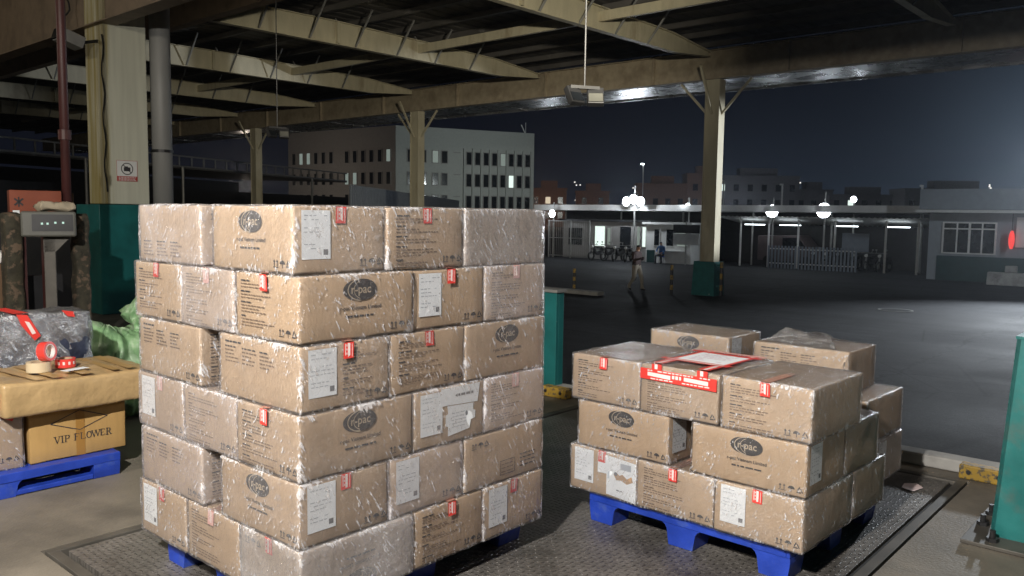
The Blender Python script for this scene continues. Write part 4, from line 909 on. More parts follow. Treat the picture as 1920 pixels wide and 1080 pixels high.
# ================================================================ the goods on the dock
def leg_poly(w0, w1, z1, rad, flare):
    """front outline of a pallet foot with rounded shoulders into the skirt"""
    pts = [(-w0 / 2, 0), (w0 / 2, 0), (w1 / 2, z1 - rad)]
    pts += [(w1 / 2 + flare * (1 - math.cos(R(a))), z1 - rad + rad * math.sin(R(a))) for a in (25, 50, 75, 90)]
    pts += [(-x, z) for x, z in reversed(pts[3:])] + [(-w1 / 2, z1 - rad)]
    return pts
def pallet(loc, rz, lx, ly, h, label, rails=False):
    t = thing('plastic_pallet', label, 'pallet', loc, rz, 'blue plastic pallets')
    sk = .055; zz = h - sk
    dk = MB()
    n = int(ly / .11)
    for i in range(n): # deck of slats with slots between
        y0 = -ly / 2 + i * ly / n; dk.box((-lx / 2 + .02, y0 + .012, h - .018), (lx / 2 - .02, y0 + ly / n - .012, h))
    for s in (-1, 1):
        dk.box((-lx / 2, s * ly / 2 - .02 if s > 0 else -ly / 2, zz), (lx / 2, s * ly / 2 if s > 0 else -ly / 2 + .02, h)); dk.box((s * lx / 2 - .02 if s > 0 else -lx / 2, -ly / 2 + .02, zz), (s * lx / 2 if s > 0 else -lx / 2 + .02, ly / 2 - .02, h))
        dk.box((s * lx * .25 - .05, -ly / 2 + .02, zz), (s * lx * .25 + .05, ly / 2 - .02, h - .02))
    dk.build('deck', M['blue'], t, bevel=.004)
    for ix in (-1, 0, 1):
        for iy in (-1, 0, 1):
            cx = ix * (lx / 2 - .085); cy = iy * (ly / 2 - .085); lw = .165
            m = MB(); pts = leg_poly(lw - .02, lw, zz, .05, .04)
            if ix == 0: m.prism([(cx + x, cy - lw / 2 + (.004 if iy else 0), z) for x, z in pts], (0, lw - .008, 0))
            else:
                xo = -lx / 2 + .004 if ix < 0 else lx / 2 - .004 - lw
                ins = 0.0
                m.prism([(xo, cy + (min(max(x, -.085), 9) if iy < 0 else (max(min(x, .085), -9) if iy > 0 else x)), z) for x, z in pts], (lw, 0, 0))
            m.build('leg', M['blue'], t, bevel=.012)
    if rails:
        for iy in (-1, 0, 1): MB().box((-lx / 2 + .17, iy * (ly / 2 - .085) - .075, 0.003), (lx / 2 - .17, iy * (ly / 2 - .085) + .075, .035)).build('bottom_rail', M['blue'], t, bevel=.006)
        for ix in (-1, 1): MB().box((ix * (lx / 2 - .085) - .075, -ly / 2 + .17, 0.003), (ix * (lx / 2 - .085) + .075, ly / 2 - .17, .035)).build('bottom_rail', M['blue'], t, bevel=.006)
    return t

rt = random.Random(7)
def greek(F, b, s0, s1, t, ht, mi=0, d=.0012, wmin=.012, wmax=.035, fill=1.0):
    x = s0
    while x < s1 - wmin:
        wd = rt.uniform(wmin, wmax); e = min(s1, x + wd)
        if rt.random() < fill: F.rect(b, x, t, e, t + ht, mi, d)
        x = e + .006
def p_logo(F, b, inkmi=0, lightmi=1, cs=.5, ct=.76):
    w_, h_ = F.w, F.h; x = w_ * cs; y = h_ * ct; s = .92
    F.ell(b, x - .016, y, .070, .041, inkmi, .0010); F.ell(b, x + .012, y, .074, .044, inkmi, .0014)
    F.arc(b, x + .012, y, .0745, .0445, 100, 262, .0045, lightmi, .0019); F.arc(b, x + .030, y, .062, .042, 120, 240, .0028, lightmi, .0019)
    F.text(b, 'r-pac', x + .004, y - .014, .050, lightmi, .0021)
    F.text(b, 'r-pac Vietnam Limited', x + .004, y - .080, .0235, inkmi)
    greek(F, b, x - .075, x + .085, y - .110, .0075, inkmi, wmin=.012, wmax=.04)
def p_sym(F, b, mi=0, s0=None, t0=.022, k=1.0):
    s = F.w - .125 if s0 is None else s0
    for dx in (0, .020): # two upright arrows
        F.rect(b, s + dx, t0 + .004, s + dx + .004, t0 + .024, mi); F.poly(b, [(s + dx - .005, t0 + .021), (s + dx + .009, t0 + .021), (s + dx + .002, t0 + .031)], mi)
    F.rect(b, s - .006, t0 - .001, s + .030, t0 + .002, mi)
    c = s + .057; F.poly(b, [(c + .017 * math.cos(R(a)), t0 + .014 + .015 * math.sin(R(a))) for a in range(0, 181, 20)], mi); F.rect(b, c - .0015, t0 - .001, c + .0015, t0 + .015, mi)
    c = s + .098; q = [(c + .017 * math.cos(R(a)), t0 + .013 + .017 * math.sin(R(a))) for a in (90, 210, 330)]
    for i in range(3): F.line(b, *q[i], *[(q[i][k_] * .25 + q[(i + 1) % 3][k_] * .75) for k_ in (0, 1)], .0055, mi)
def p_text(F, b, mi=0, s0=.045, wd=.26, soft=2):
    t = F.h - .035
    for grp in range(5):
        greek(F, b, s0, s0 + rt.uniform(.05, .08), t, .0055, mi, wmin=.02, wmax=.04)
        for k in range(rt.choice((2, 2, 3))):
            t -= .0125; greek(F, b, s0, s0 + wd * rt.uniform(.5, 1), t, .0042, soft, wmin=.008, wmax=.03)
        t -= .019
        if t < .03: break
def p_cols(F, b, mi=0, top=True, soft=2):
    t0 = F.h - .035 if top else .105
    if top: greek(F, b, .05, .17, t0 + .004, .008, mi)
    for c in range(3):
        for r in range(5):
            greek(F, b, .05 + c * .13, .05 + c * .13 + rt.uniform(.06, .11), t0 - .016 - r * .0155, .006, mi if r == 0 else soft, wmin=.01, wmax=.03)
def put_label(F, root, s=.035, t=.055, wd=.135, ht=.19, big=None):
    b = MB(); F.rect(b, s, t, s + wd, t + ht, 0, .0016); o = b.build('shipping_label', M['paper'], root)
    b = MB()
    for k in range(9):
        if k in (2, 6): continue
        greek(F, b, s + .012, s + wd * rt.uniform(.55, .93), t + ht - .022 - k * .016, .0034, 0, .0021, .008, .025, .8)
    F.rect(b, s + wd - .034, t + .016, s + wd - .012, t + .038, 1, .0021)
    b.build('label_print', [M['paper_ink'], M['paper_dark']], o)
def put_tape(F, root, top_y, s=None, ln=.065, tw=.05, col='red', depth=.5, d=.0022):
    """printed tape over the top edge and down the side"""
    s = F.w * .5 if s is None else s
    b = MB(); h = F.h; sk = rt.uniform(-.006, .006)
    b.quad(F.p(s - tw / 2 + sk, h - ln, d), F.p(s + tw / 2 + sk, h - ln, d), F.p(s + tw / 2, h + .0005, d), F.p(s - tw / 2, h + .0005, d), 0)
    if depth: # over the top, seen dull through the film
        q = lambda x, dd: F.o + F.r * x + F.u * (h + .0015 + d * .4) - F.n * dd
        b.quad(q(s - tw / 2, -d), q(s + tw / 2, -d), q(s + tw / 2, depth), q(s - tw / 2, depth), 2)
        for k in range(int(depth / .06)):
            for xx in (-.3, .12): b.quad(q(s + tw * xx, .006 + k * .06) + F.u * .0006, q(s + tw * (xx + .16), .006 + k * .06) + F.u * .0006, q(s + tw * (xx + .16), .05 + k * .06) + F.u * .0006, q(s + tw * xx, .05 + k * .06) + F.u * .0006, 3)
    F.poly(b, [(s - tw * .10, h - ln * rt.uniform(.7, .95)), (s + tw * .12, h - ln * rt.uniform(.75, .95)), (s + tw * .14, h - .003), (s - tw * .12, h - .002)], 1, d + .0006)
    F.rect(b, s - tw * .38, h - ln * .8, s - tw * .31, h - .004, 1, d + .0006); F.rect(b, s + tw * .30, h - ln * .9, s + tw * .35, h - .006, 1, d + .0006)
    for k in range(3): F.rect(b, s - tw * .25, h - ln * (.25 + .25 * k), s - tw * .17, h - ln * (.12 + .25 * k), 1, d + .0006)
    b.build('packing_tape', [M['red' if col == 'red' else 'red_pale'], M['tapewhite'], M['red_dull'], M['tape_dull']], root)

def carton(loc, rz, dims, faces, label, group, fm='film2', seed=0.0, mat='card', tape_top=None):
    lx, ly, lz = dims
    t = thing('carton', label, 'carton', loc, rz, group)
    rbox(lx, ly, lz, .009, .05, .0035, seed).build('box', M[mat], t, smooth=True)
    fm_o = rbox(lx, ly, lz, .012, .028, .0035, seed + 5, off=.0065, fr=9).build('cling_film', M[fm], t, smooth=True)
    FR = {'-x': lambda fl: Face((-lx / 2 - .0025, ly / 2, 0), (0, -1, 0), (0, 0, 1), ly, lz, fl), '-y': lambda fl: Face((-lx / 2, -ly / 2 - .0025, 0), (1, 0, 0), (0, 0, 1), lx, lz, fl)}
    for fc, items in faces.items():
        fl = 'flip' in items; F = FR[fc](fl); b = MB()
        for it in items:
            if it == 'logo': p_logo(F, b)
            elif it == 'sym': p_sym(F, b)
            elif it == 'text': p_text(F, b, 2 if 'faint' in items else 0)
            elif it == 'textr': p_text(F, b, 0, s0=.20, wd=.17)
            elif it == 'cols': p_cols(F, b)
            elif it == 'colslow': p_cols(F, b, 0, False)
            elif it == 'symtop': p_sym(F, b, 0, .05, lz - .06)
            elif it == 'frame':
                for q in ((.25, .03, .36, .033), (.25, .10, .36, .103), (.25, .03, .253, .10), (.357, .03, .36, .10)): F.rect(b, *q, 0)
                for k in range(3): greek(F, b, .26, .35, .042 + k * .019, .005, 2)
                for k in range(4): greek(F, b, .40, .52, .045 + k * .02, .006, 0)
        if b.v: b.build('print', [M['ink'], M['ink_light'], M['ink_soft']], t)
        F0 = FR[fc](False)
        for it in items:
            if it == 'label': put_label(F0, t)
            elif it == 'lowlabel': put_label(F0, t, .24, -.0, .12, .10)
            elif it == 'tape': put_tape(F0, t, 0, col='red', depth=.30)
            elif it == 'tapep': put_tape(F0, t, 0, col='pale', depth=.30)
            elif it == 'tapeout': put_tape(F0, t, 0, col='red', depth=.30, d=.0115)
            elif it == 'sheet': # torn white carrier sheet
                b = MB(); w_, h_ = F0.w, F0.h
                F0.poly(b, [(.16, h_ - .005), (w_ - .03, h_ - .005), (w_ - .045, h_ - .095), (.195, h_ - .085), (.165, h_ - .085)], 0, .0018)
                F0.poly(b, [(.20, h_ - .088), (w_ - .075, h_ - .097), (w_ - .075, h_ - .13), (w_ - .06, h_ - .135), (w_ - .062, h_ - .17), (w_ - .09, h_ - .175), (w_ - .10, .045), (.205, .03), (.205, .075), (.19, .08), (.19, .13), (.205, .135)], 0, .0024)
                o = b.build('white_sheet', M['paper'], t); b = MB(); greek(F0, b, .27, .37, h_ - .05, .011, 0, .003); F0.poly(b, [(.25, h_ - .045), (.265, h_ - .037), (.265, h_ - .053)], 0, .003)
                for k in range(5): greek(F0, b, .23, .33, .13 - k * .016, .0035, 1, .003)
                F0.ell(b, w_ - .12, .12, .008, .012, 0, .003); b.build('sheet_print', [M['paper_dark'], M['paper_ink']], o)
            elif it == 'sheet2':
                b = MB(); w_, h_ = F0.w, F0.h
                F0.poly(b, [(.20, h_ - .012), (w_ - .002, h_ - .03), (w_ - .002, h_ - .12), (.20, h_ - .125)], 0, .0018); F0.poly(b, [(.262, h_ - .10), (w_ - .002, h_ - .11), (w_ - .002, .004), (.262, .018)], 0, .0024)
                o = b.build('white_sheet', M['paper'], t); b = MB()
                F0.rect(b, .355, h_ - .08, .425, h_ - .045, 1, .003); F0.poly(b, [(.31, .14), (.33, .155), (.35, .14), (.37, .15), (.40, .13), (.43, .15), (.44, .12), (.40, .10), (.36, .115), (.33, .11)], 2, .003); F0.ell(b, .325, .145, .012, .010, 0, .0034)
                F0.rect(b, .27, .11, .283, .15, 1, .003); greek(F0, b, .33, .37, .05, .006, 0, .003); b.build('sheet_print', [M['paper_dark'], M['paper_ink'], M['brownfig']], o)
            elif it == 'band':
                w_, h_ = F0.w, F0.h; b = MB()
                F0.poly(b, [(.004, h_ - .075), (w_ - .004, h_ - .085), (w_ - .004, h_ - .022), (.004, h_ - .018)], 0, .0115)
                for s0, s1 in ((.05, .19), (.27, .41)): F0.poly(b, [(s0, h_ - .056), (s1, h_ - .062), (s1, h_ - .040), (s0, h_ - .036)], 1, .0125)
                for s0 in (.075, .345):
                    F0.poly(b, [(s0, h_ - .03), (s0 + .06, h_ - .03), (s0 + .06, h_ + .011), (s0, h_ + .011)], 0, .0121); F0.poly(b, [(s0 + .018, h_ - .016), (s0 + .036, h_ - .016), (s0 + .036, h_ + .010), (s0 + .018, h_ + .010)], 1, .0129)
                greek(F0, b, .05, .42, h_ - .030, .006, 1, .0125, .01, .03, .8); greek(F0, b, .05, .42, h_ - .072, .006, 1, .0125, .01, .03, .8); greek(F0, b, .20, .26, h_ - .055, .018, 1, .0125, .01, .02)
                b.build('tape_band', [M['red'], M['tapewhite']], t)
    return t

def stack_boxes(W, L, gap, k):
    """(cx, cy, lx, ly) of the cartons in view, layer type by parity: even = three short ends to the front-left"""
    c = .009
    if k % 2 == 0:
        return dict(b1=(L / 2, W / 2, L - c, W - c), b2=(L / 2, 1.5 * W, L - c, W - c), b3=(L / 2, 2.5 * W, L - c, W - c), r2=(L + W / 2, L / 2, W - c, L - c), r3=(L + 1.5 * W, L / 2, W - c, L - c))
    return dict(a1=(W / 2, L / 2, W - c, L - c), a2=(W / 2, 1.5 * L + gap, W - c, L - c), r2=(1.5 * W, L / 2, W - c, L - c), r3=(2 * W + L / 2, W / 2, L - c, W - c))

def short(lb):
    for a, c in (("second layer from the top of the tall stack", "tall stack's second layer down"), ("third layer from the top of the tall stack", "tall stack's third layer down"),
                 ("third layer from the bottom of the tall stack", "tall stack's third layer up"), ("second layer from the bottom of the tall stack", "tall stack's second layer up"),
                 ("top layer of the tall stack", "tall stack's top layer"), ("bottom layer of the tall stack", "tall stack's bottom layer"), ("middle layer of the low stack", "low stack's middle layer"),
                 ("bottom layer of the low stack", "low stack's bottom layer"), ("top of the low stack", "low stack's top")): lb = lb.replace(a, c)
    return lb
def place_stack(org, ang, W, L, h, z0, gap, spec, group, off={}, jit=.006):
    rj = random.Random(21)
    for k, row in spec.items():
        S = stack_boxes(W, L, gap, k)
        for key, (faces, label, fm) in row.items():
            cx, cy, lx, ly = S[key] if key in S else off[(k, key)][0]
            dx, dy = off.get((k, '*'), (0, 0)) if key in S else (0, 0)
            if (k, key) in off and key in S: dx, dy = off[(k, key)]
            cx += dx + rj.uniform(-jit, jit) * .6; cy += dy + rj.uniform(-jit, jit) * .6
            x = org[0] + cx * math.cos(ang) - cy * math.sin(ang); y = org[1] + cx * math.sin(ang) + cy * math.cos(ang)
            carton((x, y, z0 + k * h), ang + R(rj.uniform(-.45, .45)), (lx, ly, h - .011), faces, short(label), group, fm, seed=rj.uniform(0, 90))

pallet((2.60, 3.37, .002), 0, 1.42, 1.12, .155, 'blue plastic pallet under the tall carton stack')
pallet((4.39, 2.10, .002), R(-1.0), 1.20, 1.20, .170, 'blue plastic pallet with thick feet under the low carton stack')
pallet((1.63, 6.02, .002), 0, 1.40, 1.10, .150, 'blue plastic pallet with bottom rails under the flower carton', True)

T_ = 'tall stack'
spec1 = {
 5: dict(a2=({'-x': ('colslow',), '-y': ('symtop',)}, 'carton with low small print at the back left of the top layer of the tall stack', 'film3'),
         a1=({'-x': ('logo', 'sym'), '-y': ('label', 'tape', 'sym')}, 'carton with a dark oval logo at the front corner of the top layer of the tall stack', 'film2'),
         r2=({'-y': ('text', 'tape', 'sym')}, 'carton with text and red tape, second from the corner in the top layer of the tall stack', 'film2'),
         r3=({'-y': ()}, 'blank carton in thick shiny film at the right end of the top layer of the tall stack', 'film4')),
 4: dict(b3=({'-x': ('text', 'tape', 'sym')}, 'carton at the back left of the second layer from the top of the tall stack, text and red tape', 'film2'),
         b2=({'-x': ('text', 'tapep', 'sym', 'faint')}, 'hazily wrapped carton in the middle of the left side, second layer from the top of the tall stack', 'film3'),
         b1=({'-x': ('text', 'tapeout', 'sym'), '-y': ('logo', 'sym')}, 'front corner carton in the second layer from the top of the tall stack, logo on its long side', 'film1'),
         r2=({'-y': ('label', 'tapeout', 'sym')}, 'carton with a pale label and bright red tape, second layer from the top of the tall stack', 'film1'),
         r3=({'-y': ('text', 'tapep', 'sym', 'faint')}, 'glossy wrapped carton at the right end of the second layer from the top of the tall stack', 'film3')),
 3: dict(a2=({'-x': ('cols', 'sym'), '-y': ('text',)}, 'carton with printed columns left of the upper dark gap in the tall stack', 'film2'),
         a1=({'-x': ('cols',), '-y': ('label', 'tapeout', 'textr', 'sym')}, 'front corner carton in the third layer from the top of the tall stack, printed columns and a label', 'film2'),
         r2=({'-y': ('text', 'tape', 'sym')}, 'clear wrapped carton with a sharp text block, third layer from the top of the tall stack', 'film1'),
         r3=({'-y': ('logo',)}, 'carton with an oval logo at the right end of the third layer from the top of the tall stack', 'film2')),
 2: dict(b3=({'-x': ('label', 'tapep', 'sym')}, 'carton with a narrow label at the back left of the third layer from the bottom of the tall stack', 'film3'),
         b2=({'-x': ('text', 'sym', 'faint')}, 'hazily wrapped carton with faint text between two others, third layer from the bottom of the tall stack', 'film3'),
         b1=({'-x': ('text', 'tapeout', 'sym'), '-y': ('logo', 'sym')}, 'front corner carton in the third layer from the bottom of the tall stack, logo on its long side', 'film2'),
         r2=({'-y': ('label', 'sheet')}, 'carton with a large torn white sheet on its end in the tall stack', 'film2'),
         r3=({'-y': ('text', 'tapep', 'sym', 'faint')}, 'carton right of the torn white sheet in the tall stack', 'film3')),
 1: dict(a2=({'-x': ('cols', 'sym'), '-y': ('text',)}, 'carton left of the lower dark gap in the tall stack', 'film3'),
         a1=({'-x': ('logo', 'sym'), '-y': ('label', 'tape', 'sym')}, 'front corner carton in the second layer from the bottom of the tall stack, logo on the left side', 'film2'),
         r2=({'-y': ('label', 'sym', 'faint')}, 'dull wrapped carton with a white label under the torn sheet carton of the tall stack', 'film3'),
         r3=({'-y': ('symtop', 'frame')}, 'upside down carton with printed frame at the right end, second layer from the bottom of the tall stack', 'film2')),
 0: dict(b3=({'-x': ('label', 'tape', 'sym', 'faint')}, 'carton with a label at the back left of the bottom layer of the tall stack', 'film2'),
         b2=({'-x': ('text', 'tapep', 'faint')}, 'carton with a pink tape end mid way along the left, bottom layer of the tall stack', 'film2'),
         b1=({'-x': ('symtop', 'tape', 'lowlabel'), '-y': ('logo', 'flip')}, 'front corner carton in the bottom layer of the tall stack, its logo upside down', 'film4'),
         r2=({'-y': ('text', 'tapeout', 'sym')}, 'clear carton with bright red tape in the bottom layer of the tall stack, above the pallet slot', 'film1'),
         r3=({'-y': ('label', 'tape', 'sym')}, 'carton with label and red tape at right end of the bottom layer of the tall stack', 'film2')),
}
off1 = {(5, '*'): (.0, .015), (5, 'a2'): (-.0, -.03), (5, 'a1'): (-.004, .02), (4, '*'): (.0, .005), (4, 'b1'): (0, -.0), (3, '*'): (.0, .0), (2, '*'): (0, 0), (1, '*'): (0, 0), (0, '*'): (0, 0)}
place_stack((1.81, 2.665), 0, .455, .592, .2705, .160, .155, spec1, 'cartons of the tall stack', off1)

spec2 = {
 2: dict(b3=({'-x': ('text', 'tapeout', 'sym')}, 'carton with text and red tape at the left end of the low stack top row', 'film2'),
         b2=({'-x': ('text', 'sym', 'band', 'faint')}, 'carton wrapped in a red and white tape band topped by the white sheet', 'film2'),
         b1=({'-x': ('text', 'tapeout', 'sym')}, 'carton at the front right corner of the top of the low stack', 'film2'),
         t1=({'-x': ('logo',), '-y': ('label',)}, 'carton with a half hidden logo at the back left of the top of the low stack', 'film2'),
         t2=({'-x': ('cols',)}, 'carton with loose film bulging on it at the back right of the top of the low stack', 'film2')),
 1: dict(a2=({'-x': ('logo', 'sym'), '-y': ('label',)}, 'carton with a logo at the left of the middle layer of the low stack', 'film1'),
         a1=({'-x': ('logo', 'sym'), '-y': ('label',)}, 'carton with a logo at the front corner of the middle layer of the low stack', 'film1'),
         r2=({'-y': ()}, 'carton in dark shade behind the front corner, middle layer of the low stack', 'film2'),
         r3=({'-y': ()}, 'carton jutting out at the right rear of the middle layer of the low stack', 'film2'),
         m1=({}, 'carton deep in the middle layer of the low stack carrying the back left one', 'film2')),
 0: dict(b3=({'-x': ('label', 'tape', 'sheet2')}, 'carton with big white sheets at the left of the bottom layer of the low stack', 'film2'),
         b2=({'-x': ('text', 'tapeout', 'sym', 'faint')}, 'carton in the centre of the bottom layer of the low stack above the middle pallet foot', 'film2'),
         b1=({'-x': ('label', 'tape', 'sym')}, 'carton with a bright white label at the front corner of the bottom layer of the low stack', 'film2'),
         r2=({'-y': ()}, 'carton behind the front corner in the bottom layer of the low stack', 'film2'),
         r3=({'-y': ('label',)}, 'carton at the right rear of the bottom layer of the low stack', 'film3'),
         m1=({}, 'carton deep in the bottom layer of the low stack', 'film2')),
}
W2, L2 = .470, .615
off2 = {(2, 't1'): ((1.43, 1.36, .45, .60),), (2, 't2'): ((1.43, .58, .45, .60),), (1, 'm1'): ((1.42, 1.05, .45, .58),), (0, 'm1'): ((1.42, 1.05, .45, .58),),
        (1, 'r3'): (.20, .13), (0, 'r3'): (.20, .12), (1, 'r2'): (.01, -.004), (0, 'r2'): (.0, -.004), (1, '*'): (0, .0), (2, '*'): (-.0, -.01), (2, 'b1'): (0, -.02), (0, '*'): (.0, .0)}
S2 = place_stack((3.735, 1.435), R(-1.6), W2, L2, .2665, .176, .125, spec2, 'cartons of the low stack', off2)

# paper sheet and crossed tape on the banded carton, as its parts
banded = [o for o in bpy.data.objects if o.get('label', '').startswith('carton wrapped in a red and white')][0]
zt = .2665 - .011 + .010
b = MB(); b.quad((-.13, -.15, zt + .0072), (.20, -.15, zt + .0072), (.20, .13, zt + .0072), (-.13, .13, zt + .0072)); o = b.build('waybill_sheet', M['paper'], banded)
b = MB(); F = Face((-.13, .13, zt + .0074), (0, -1, 0), (1, 0, 0), .28, .33)
for k in range(7): greek(F, b, .04, .24, .28 - k * .036, .008, 0, .0012, .01, .05, .75)
b.build('waybill_print', P('pink_stamp_ink', (.62, .40, .50), .6), o)
b = MB()
for y0 in (-.175, .095): b.quad((-.305, y0, zt + .006), (.29, y0 - .0, zt + .006), (.29, y0 + .065, zt + .006), (-.305, y0 + .065, zt + .006), 0); b.quad((-.30, y0 + .02, zt + .0068), (.28, y0 + .02, zt + .0068), (.28, y0 + .042, zt + .0068), (-.30, y0 + .042, zt + .0068), 1)
b.quad((-.17, -.20, zt + .0085), (-.115, -.21, zt + .0085), (-.115, .21, zt + .0085), (-.17, .20, zt + .0085), 0); b.quad((-.155, -.17, zt + .0092), (-.135, -.17, zt + .0092), (-.135, .17, zt + .0092), (-.155, .17, zt + .0092), 1)
for x0 in (.175, .235): b.quad((x0, -.215, zt + .0078), (x0 + .04, -.215, zt + .0078), (x0 + .045, .215, zt + .0078), (x0 + .005, .215, zt + .0078), 0 if x0 < .2 else 2)
b.build('packing_tape', [M['red'], M['tapewhite'], M['red_pale']], banded)

# loose film on the low stack
def drape(parent, P00, P10, P11, P01, nm='loose_film', n=14, amp=.02, seed=0, mat='film4'):
    b = MB(); b.e = []
    P00, P10, P11, P01 = map(Vector, (P00, P10, P11, P01))
    for i in range(n + 1):
        for j in range(n + 1):
            u, v = i / n, j / n; p = P00.lerp(P10, u).lerp(P01.lerp(P11, u), v)
            wv = math.sin(math.pi * u) * math.sin(math.pi * v)
            p += noise.noise_vector(Vector((u * 4 + seed, v * 4, seed))) * amp * (0.35 + wv)
            b.v.append(p); b.e.append(max(0, 1 - min(u, v, 1 - u, 1 - v) * 6))
    for i in range(n):
        for j in range(n): a = i * (n + 1) + j; b.f.append((a, a + 1, a + n + 2, a + n + 1)); b.m.append(0)
    return b.build(nm, M[mat], parent, smooth=True)
tb2 = [o for o in bpy.data.objects if o.get('label', '').startswith('carton with loose film bulging')][0]
drape(tb2, (-.22, -.22, .26), (-.15, .26, .26), (.02, .2, .335), (.0, -.1, .30), seed=3, amp=.03)
drape(tb2, (.02, .2, .335), (.0, -.1, .30), (.2, -.25, .262), (.22, .2, .262), seed=6, amp=.03)
drape(tb2, (-.60, -.40, .24), (-.24, -.31, .25), (-.24, -.315, -.02), (-.56, -.42, -.05), seed=9, amp=.03, mat='film3')
jt = [o for o in bpy.data.objects if o.get('label', '').startswith('carton jutting out')][0]
drape(jt, (-.62, -.36, .20), (-.29, -.24, .27), (-.29, -.24, .02), (-.60, -.36, .0), seed=12, amp=.03, mat='film3')
drape(jt, (-.29, -.245, .02), (.30, -.24, .02), (.28, -.20, -.22), (-.27, -.20, -.22), seed=15, amp=.035, mat='film3')

# ---------------------------------------------------------------- goods at the left
vb = thing('flower_carton', 'yellow brown carton lettered VIP FLOWER under a brown taped slab', 'carton', (2.115, 5.80, .153))
rbox(.595, .46, .335, .008, .05, .004, 3).build('box', M['card_y'], vb, smooth=True)
F = Face((-.2975, -.2335, 0), (1, 0, 0), (0, 0, 1), .595, .335); b = MB()
for (a, c, d_, e) in ((.125, .235, .30, .30), (.30, .30, .475, .235), (.475, .235, .30, .17), (.30, .17, .125, .235)): F.line(b, a, c, d_, e, .005)
# serif capitals: (x0,y0,x1,y1,thick) strokes in a unit cell
GL = dict(V=((.05, 1, .5, 0, 1), (.95, 1, .5, 0, 0)), I=((.5, 0, .5, 1, 1),), P=((.2, 0, .2, 1, 1), (.2, .97, .75, .97, 0), (.75, .97, .9, .75, 1), (.9, .75, .75, .5, 1), (.75, .5, .2, .5, 0)), F=((.2, 0, .2, 1, 1), (.2, .97, .95, .97, 0), (.2, .52, .7, .52, 0), (.95, .97, .95, .75, 0)),
          L=((.2, 0, .2, 1, 1), (.2, .03, .95, .03, 0), (.95, .03, .95, .25, 0)), W=((-.1, 1, .25, 0, 1), (.5, 1, .25, 0, 0), (.5, 1, .8, 0, 1), (1.1, 1, .8, 0, 0)), E=((.2, 0, .2, 1, 1), (.2, .97, .92, .97, 0), (.2, .5, .7, .5, 0), (.2, .03, .95, .03, 0), (.92, .97, .92, .78, 0), (.95, .03, .95, .24, 0)),
          R=((.2, 0, .2, 1, 1), (.2, .97, .7, .97, 0), (.7, .97, .85, .77, 1), (.85, .77, .7, .52, 1), (.7, .52, .2, .52, 0), (.5, .52, 1.0, 0, 1)))
x = .145; ch = .043
for chh in 'VIP FLOWER':
    if chh == ' ': x += .020; continue
    cw = {'I': .016, 'W': .042}.get(chh, .032)
    if chh == 'O': F.arc(b, x + cw * .5, .105 + ch * .5, cw * .46, ch * .48, 0, 360, .005)
    else:
        for (a, c, d_, e, th) in GL[chh]: F.line(b, x + a * cw, .105 + c * ch, x + d_ * cw, .105 + e * ch, .0062 if th else .0028)
        for sx_ in {'V': (.05, .95), 'I': (.5,), 'W': (-.1, .5, 1.1)}.get(chh, (.2,)): F.line(b, x + sx_ * cw - .008, .105 + ch, x + sx_ * cw + .008, .105 + ch, .0026)
        for sx_ in {'I': (.5,), 'P': (.2,), 'F': (.2,), 'R': (.2, 1.0)}.get(chh, ()): F.line(b, x + sx_ * cw - .008, .105, x + sx_ * cw + .008, .105, .0026)
    x += cw + .006
b.build('print', M['ink'], vb)
b = MB(); F.rect(b, .275, 0.002, .33, .333, 0, .0006); b.build('packing_tape', P('brown_tape', (.36, .19, .05), .3, var=.1), vb)
sl_ = thing('taped_slab', 'flat brown parcel wholly wrapped in packing tape, lying on the flower carton', 'parcel', (2.09, 5.76, .495), R(2))
rbox(.93, .66, .20, .020, .03, .008, 11, fr=5, sag=.022).build('parcel', M['brownwrap'], sl_, smooth=True)
b = MB()
rs_ = random.Random(3)
for i in range(6): # overlapping turns of tape, seen as faint darker bands over the top and front
    x = -.43 + i * .15 + rs_.uniform(-.04, .04); w_ = rs_.uniform(.03, .075); sk = rs_.uniform(-.05, .05)
    for j in range(6): b.quad((x + sk * j / 6, -.30 + j * .10, .2085), (x + w_ + sk * j / 6, -.30 + j * .10, .2085), (x + w_ + sk * (j + 1) / 6, -.20 + j * .10, .2085), (x + sk * (j + 1) / 6, -.20 + j * .10, .2085))
b.build('tape_overlap', P('tape_overlap', (.44, .27, .10), .28, var=.15), sl_)
pp = MB().box((-.085, -.03, 0), (.085, .03, .0015)); o = pp.build('paper_slip', M['paper']); o.location = (2.12, 5.62, .712); o.rotation_euler = (0, R(1.0), R(20)); tag(o, 'white paper slip lying on the brown taped slab', 'paper slip')
lc = thing('wrapped_carton', 'film wrapped carton with red tape at the left edge, left of the flower carton', 'carton', (1.45, 5.79, .153))
rbox(.66, .46, .47, .01, .05, .004, 17).build('box', M['card'], lc, smooth=True); rbox(.66, .46, .47, .013, .03, .005, 19, off=.008).build('cling_film', M['film2'], lc, smooth=True)
F = Face((-.33, -.235, 0), (1, 0, 0), (0, 0, 1), .66, .47); b = MB(); p_sym(F, b, 0, .52, .05); b.build('print', [M['ink'], M['ink_light'], M['ink_soft']], lc)
b = MB(); F.poly(b, [(.44, .43), (.50, .46), (.62, .34), (.60, .30), (.54, .33)], 0, .011); F.rect(b, .52, .35, .57, .40, 1, .0125); F.poly(b, [(.44, .475), (.50, .475), (.50, .44), (.44, .42)], 0, .0112); b.build('packing_tape', [M['red'], M['tapewhite']], lc)
bl = thing('wrapped_bale', 'dark blue bale wrapped in crinkled clear film behind the tape rolls', 'bale', (1.86, 6.42, .155), R(2))
rbox(1.22, .46, .86, .07, .05, .02, 23, fr=4, sag=.03).build('bale', M['bale'], bl, smooth=True)
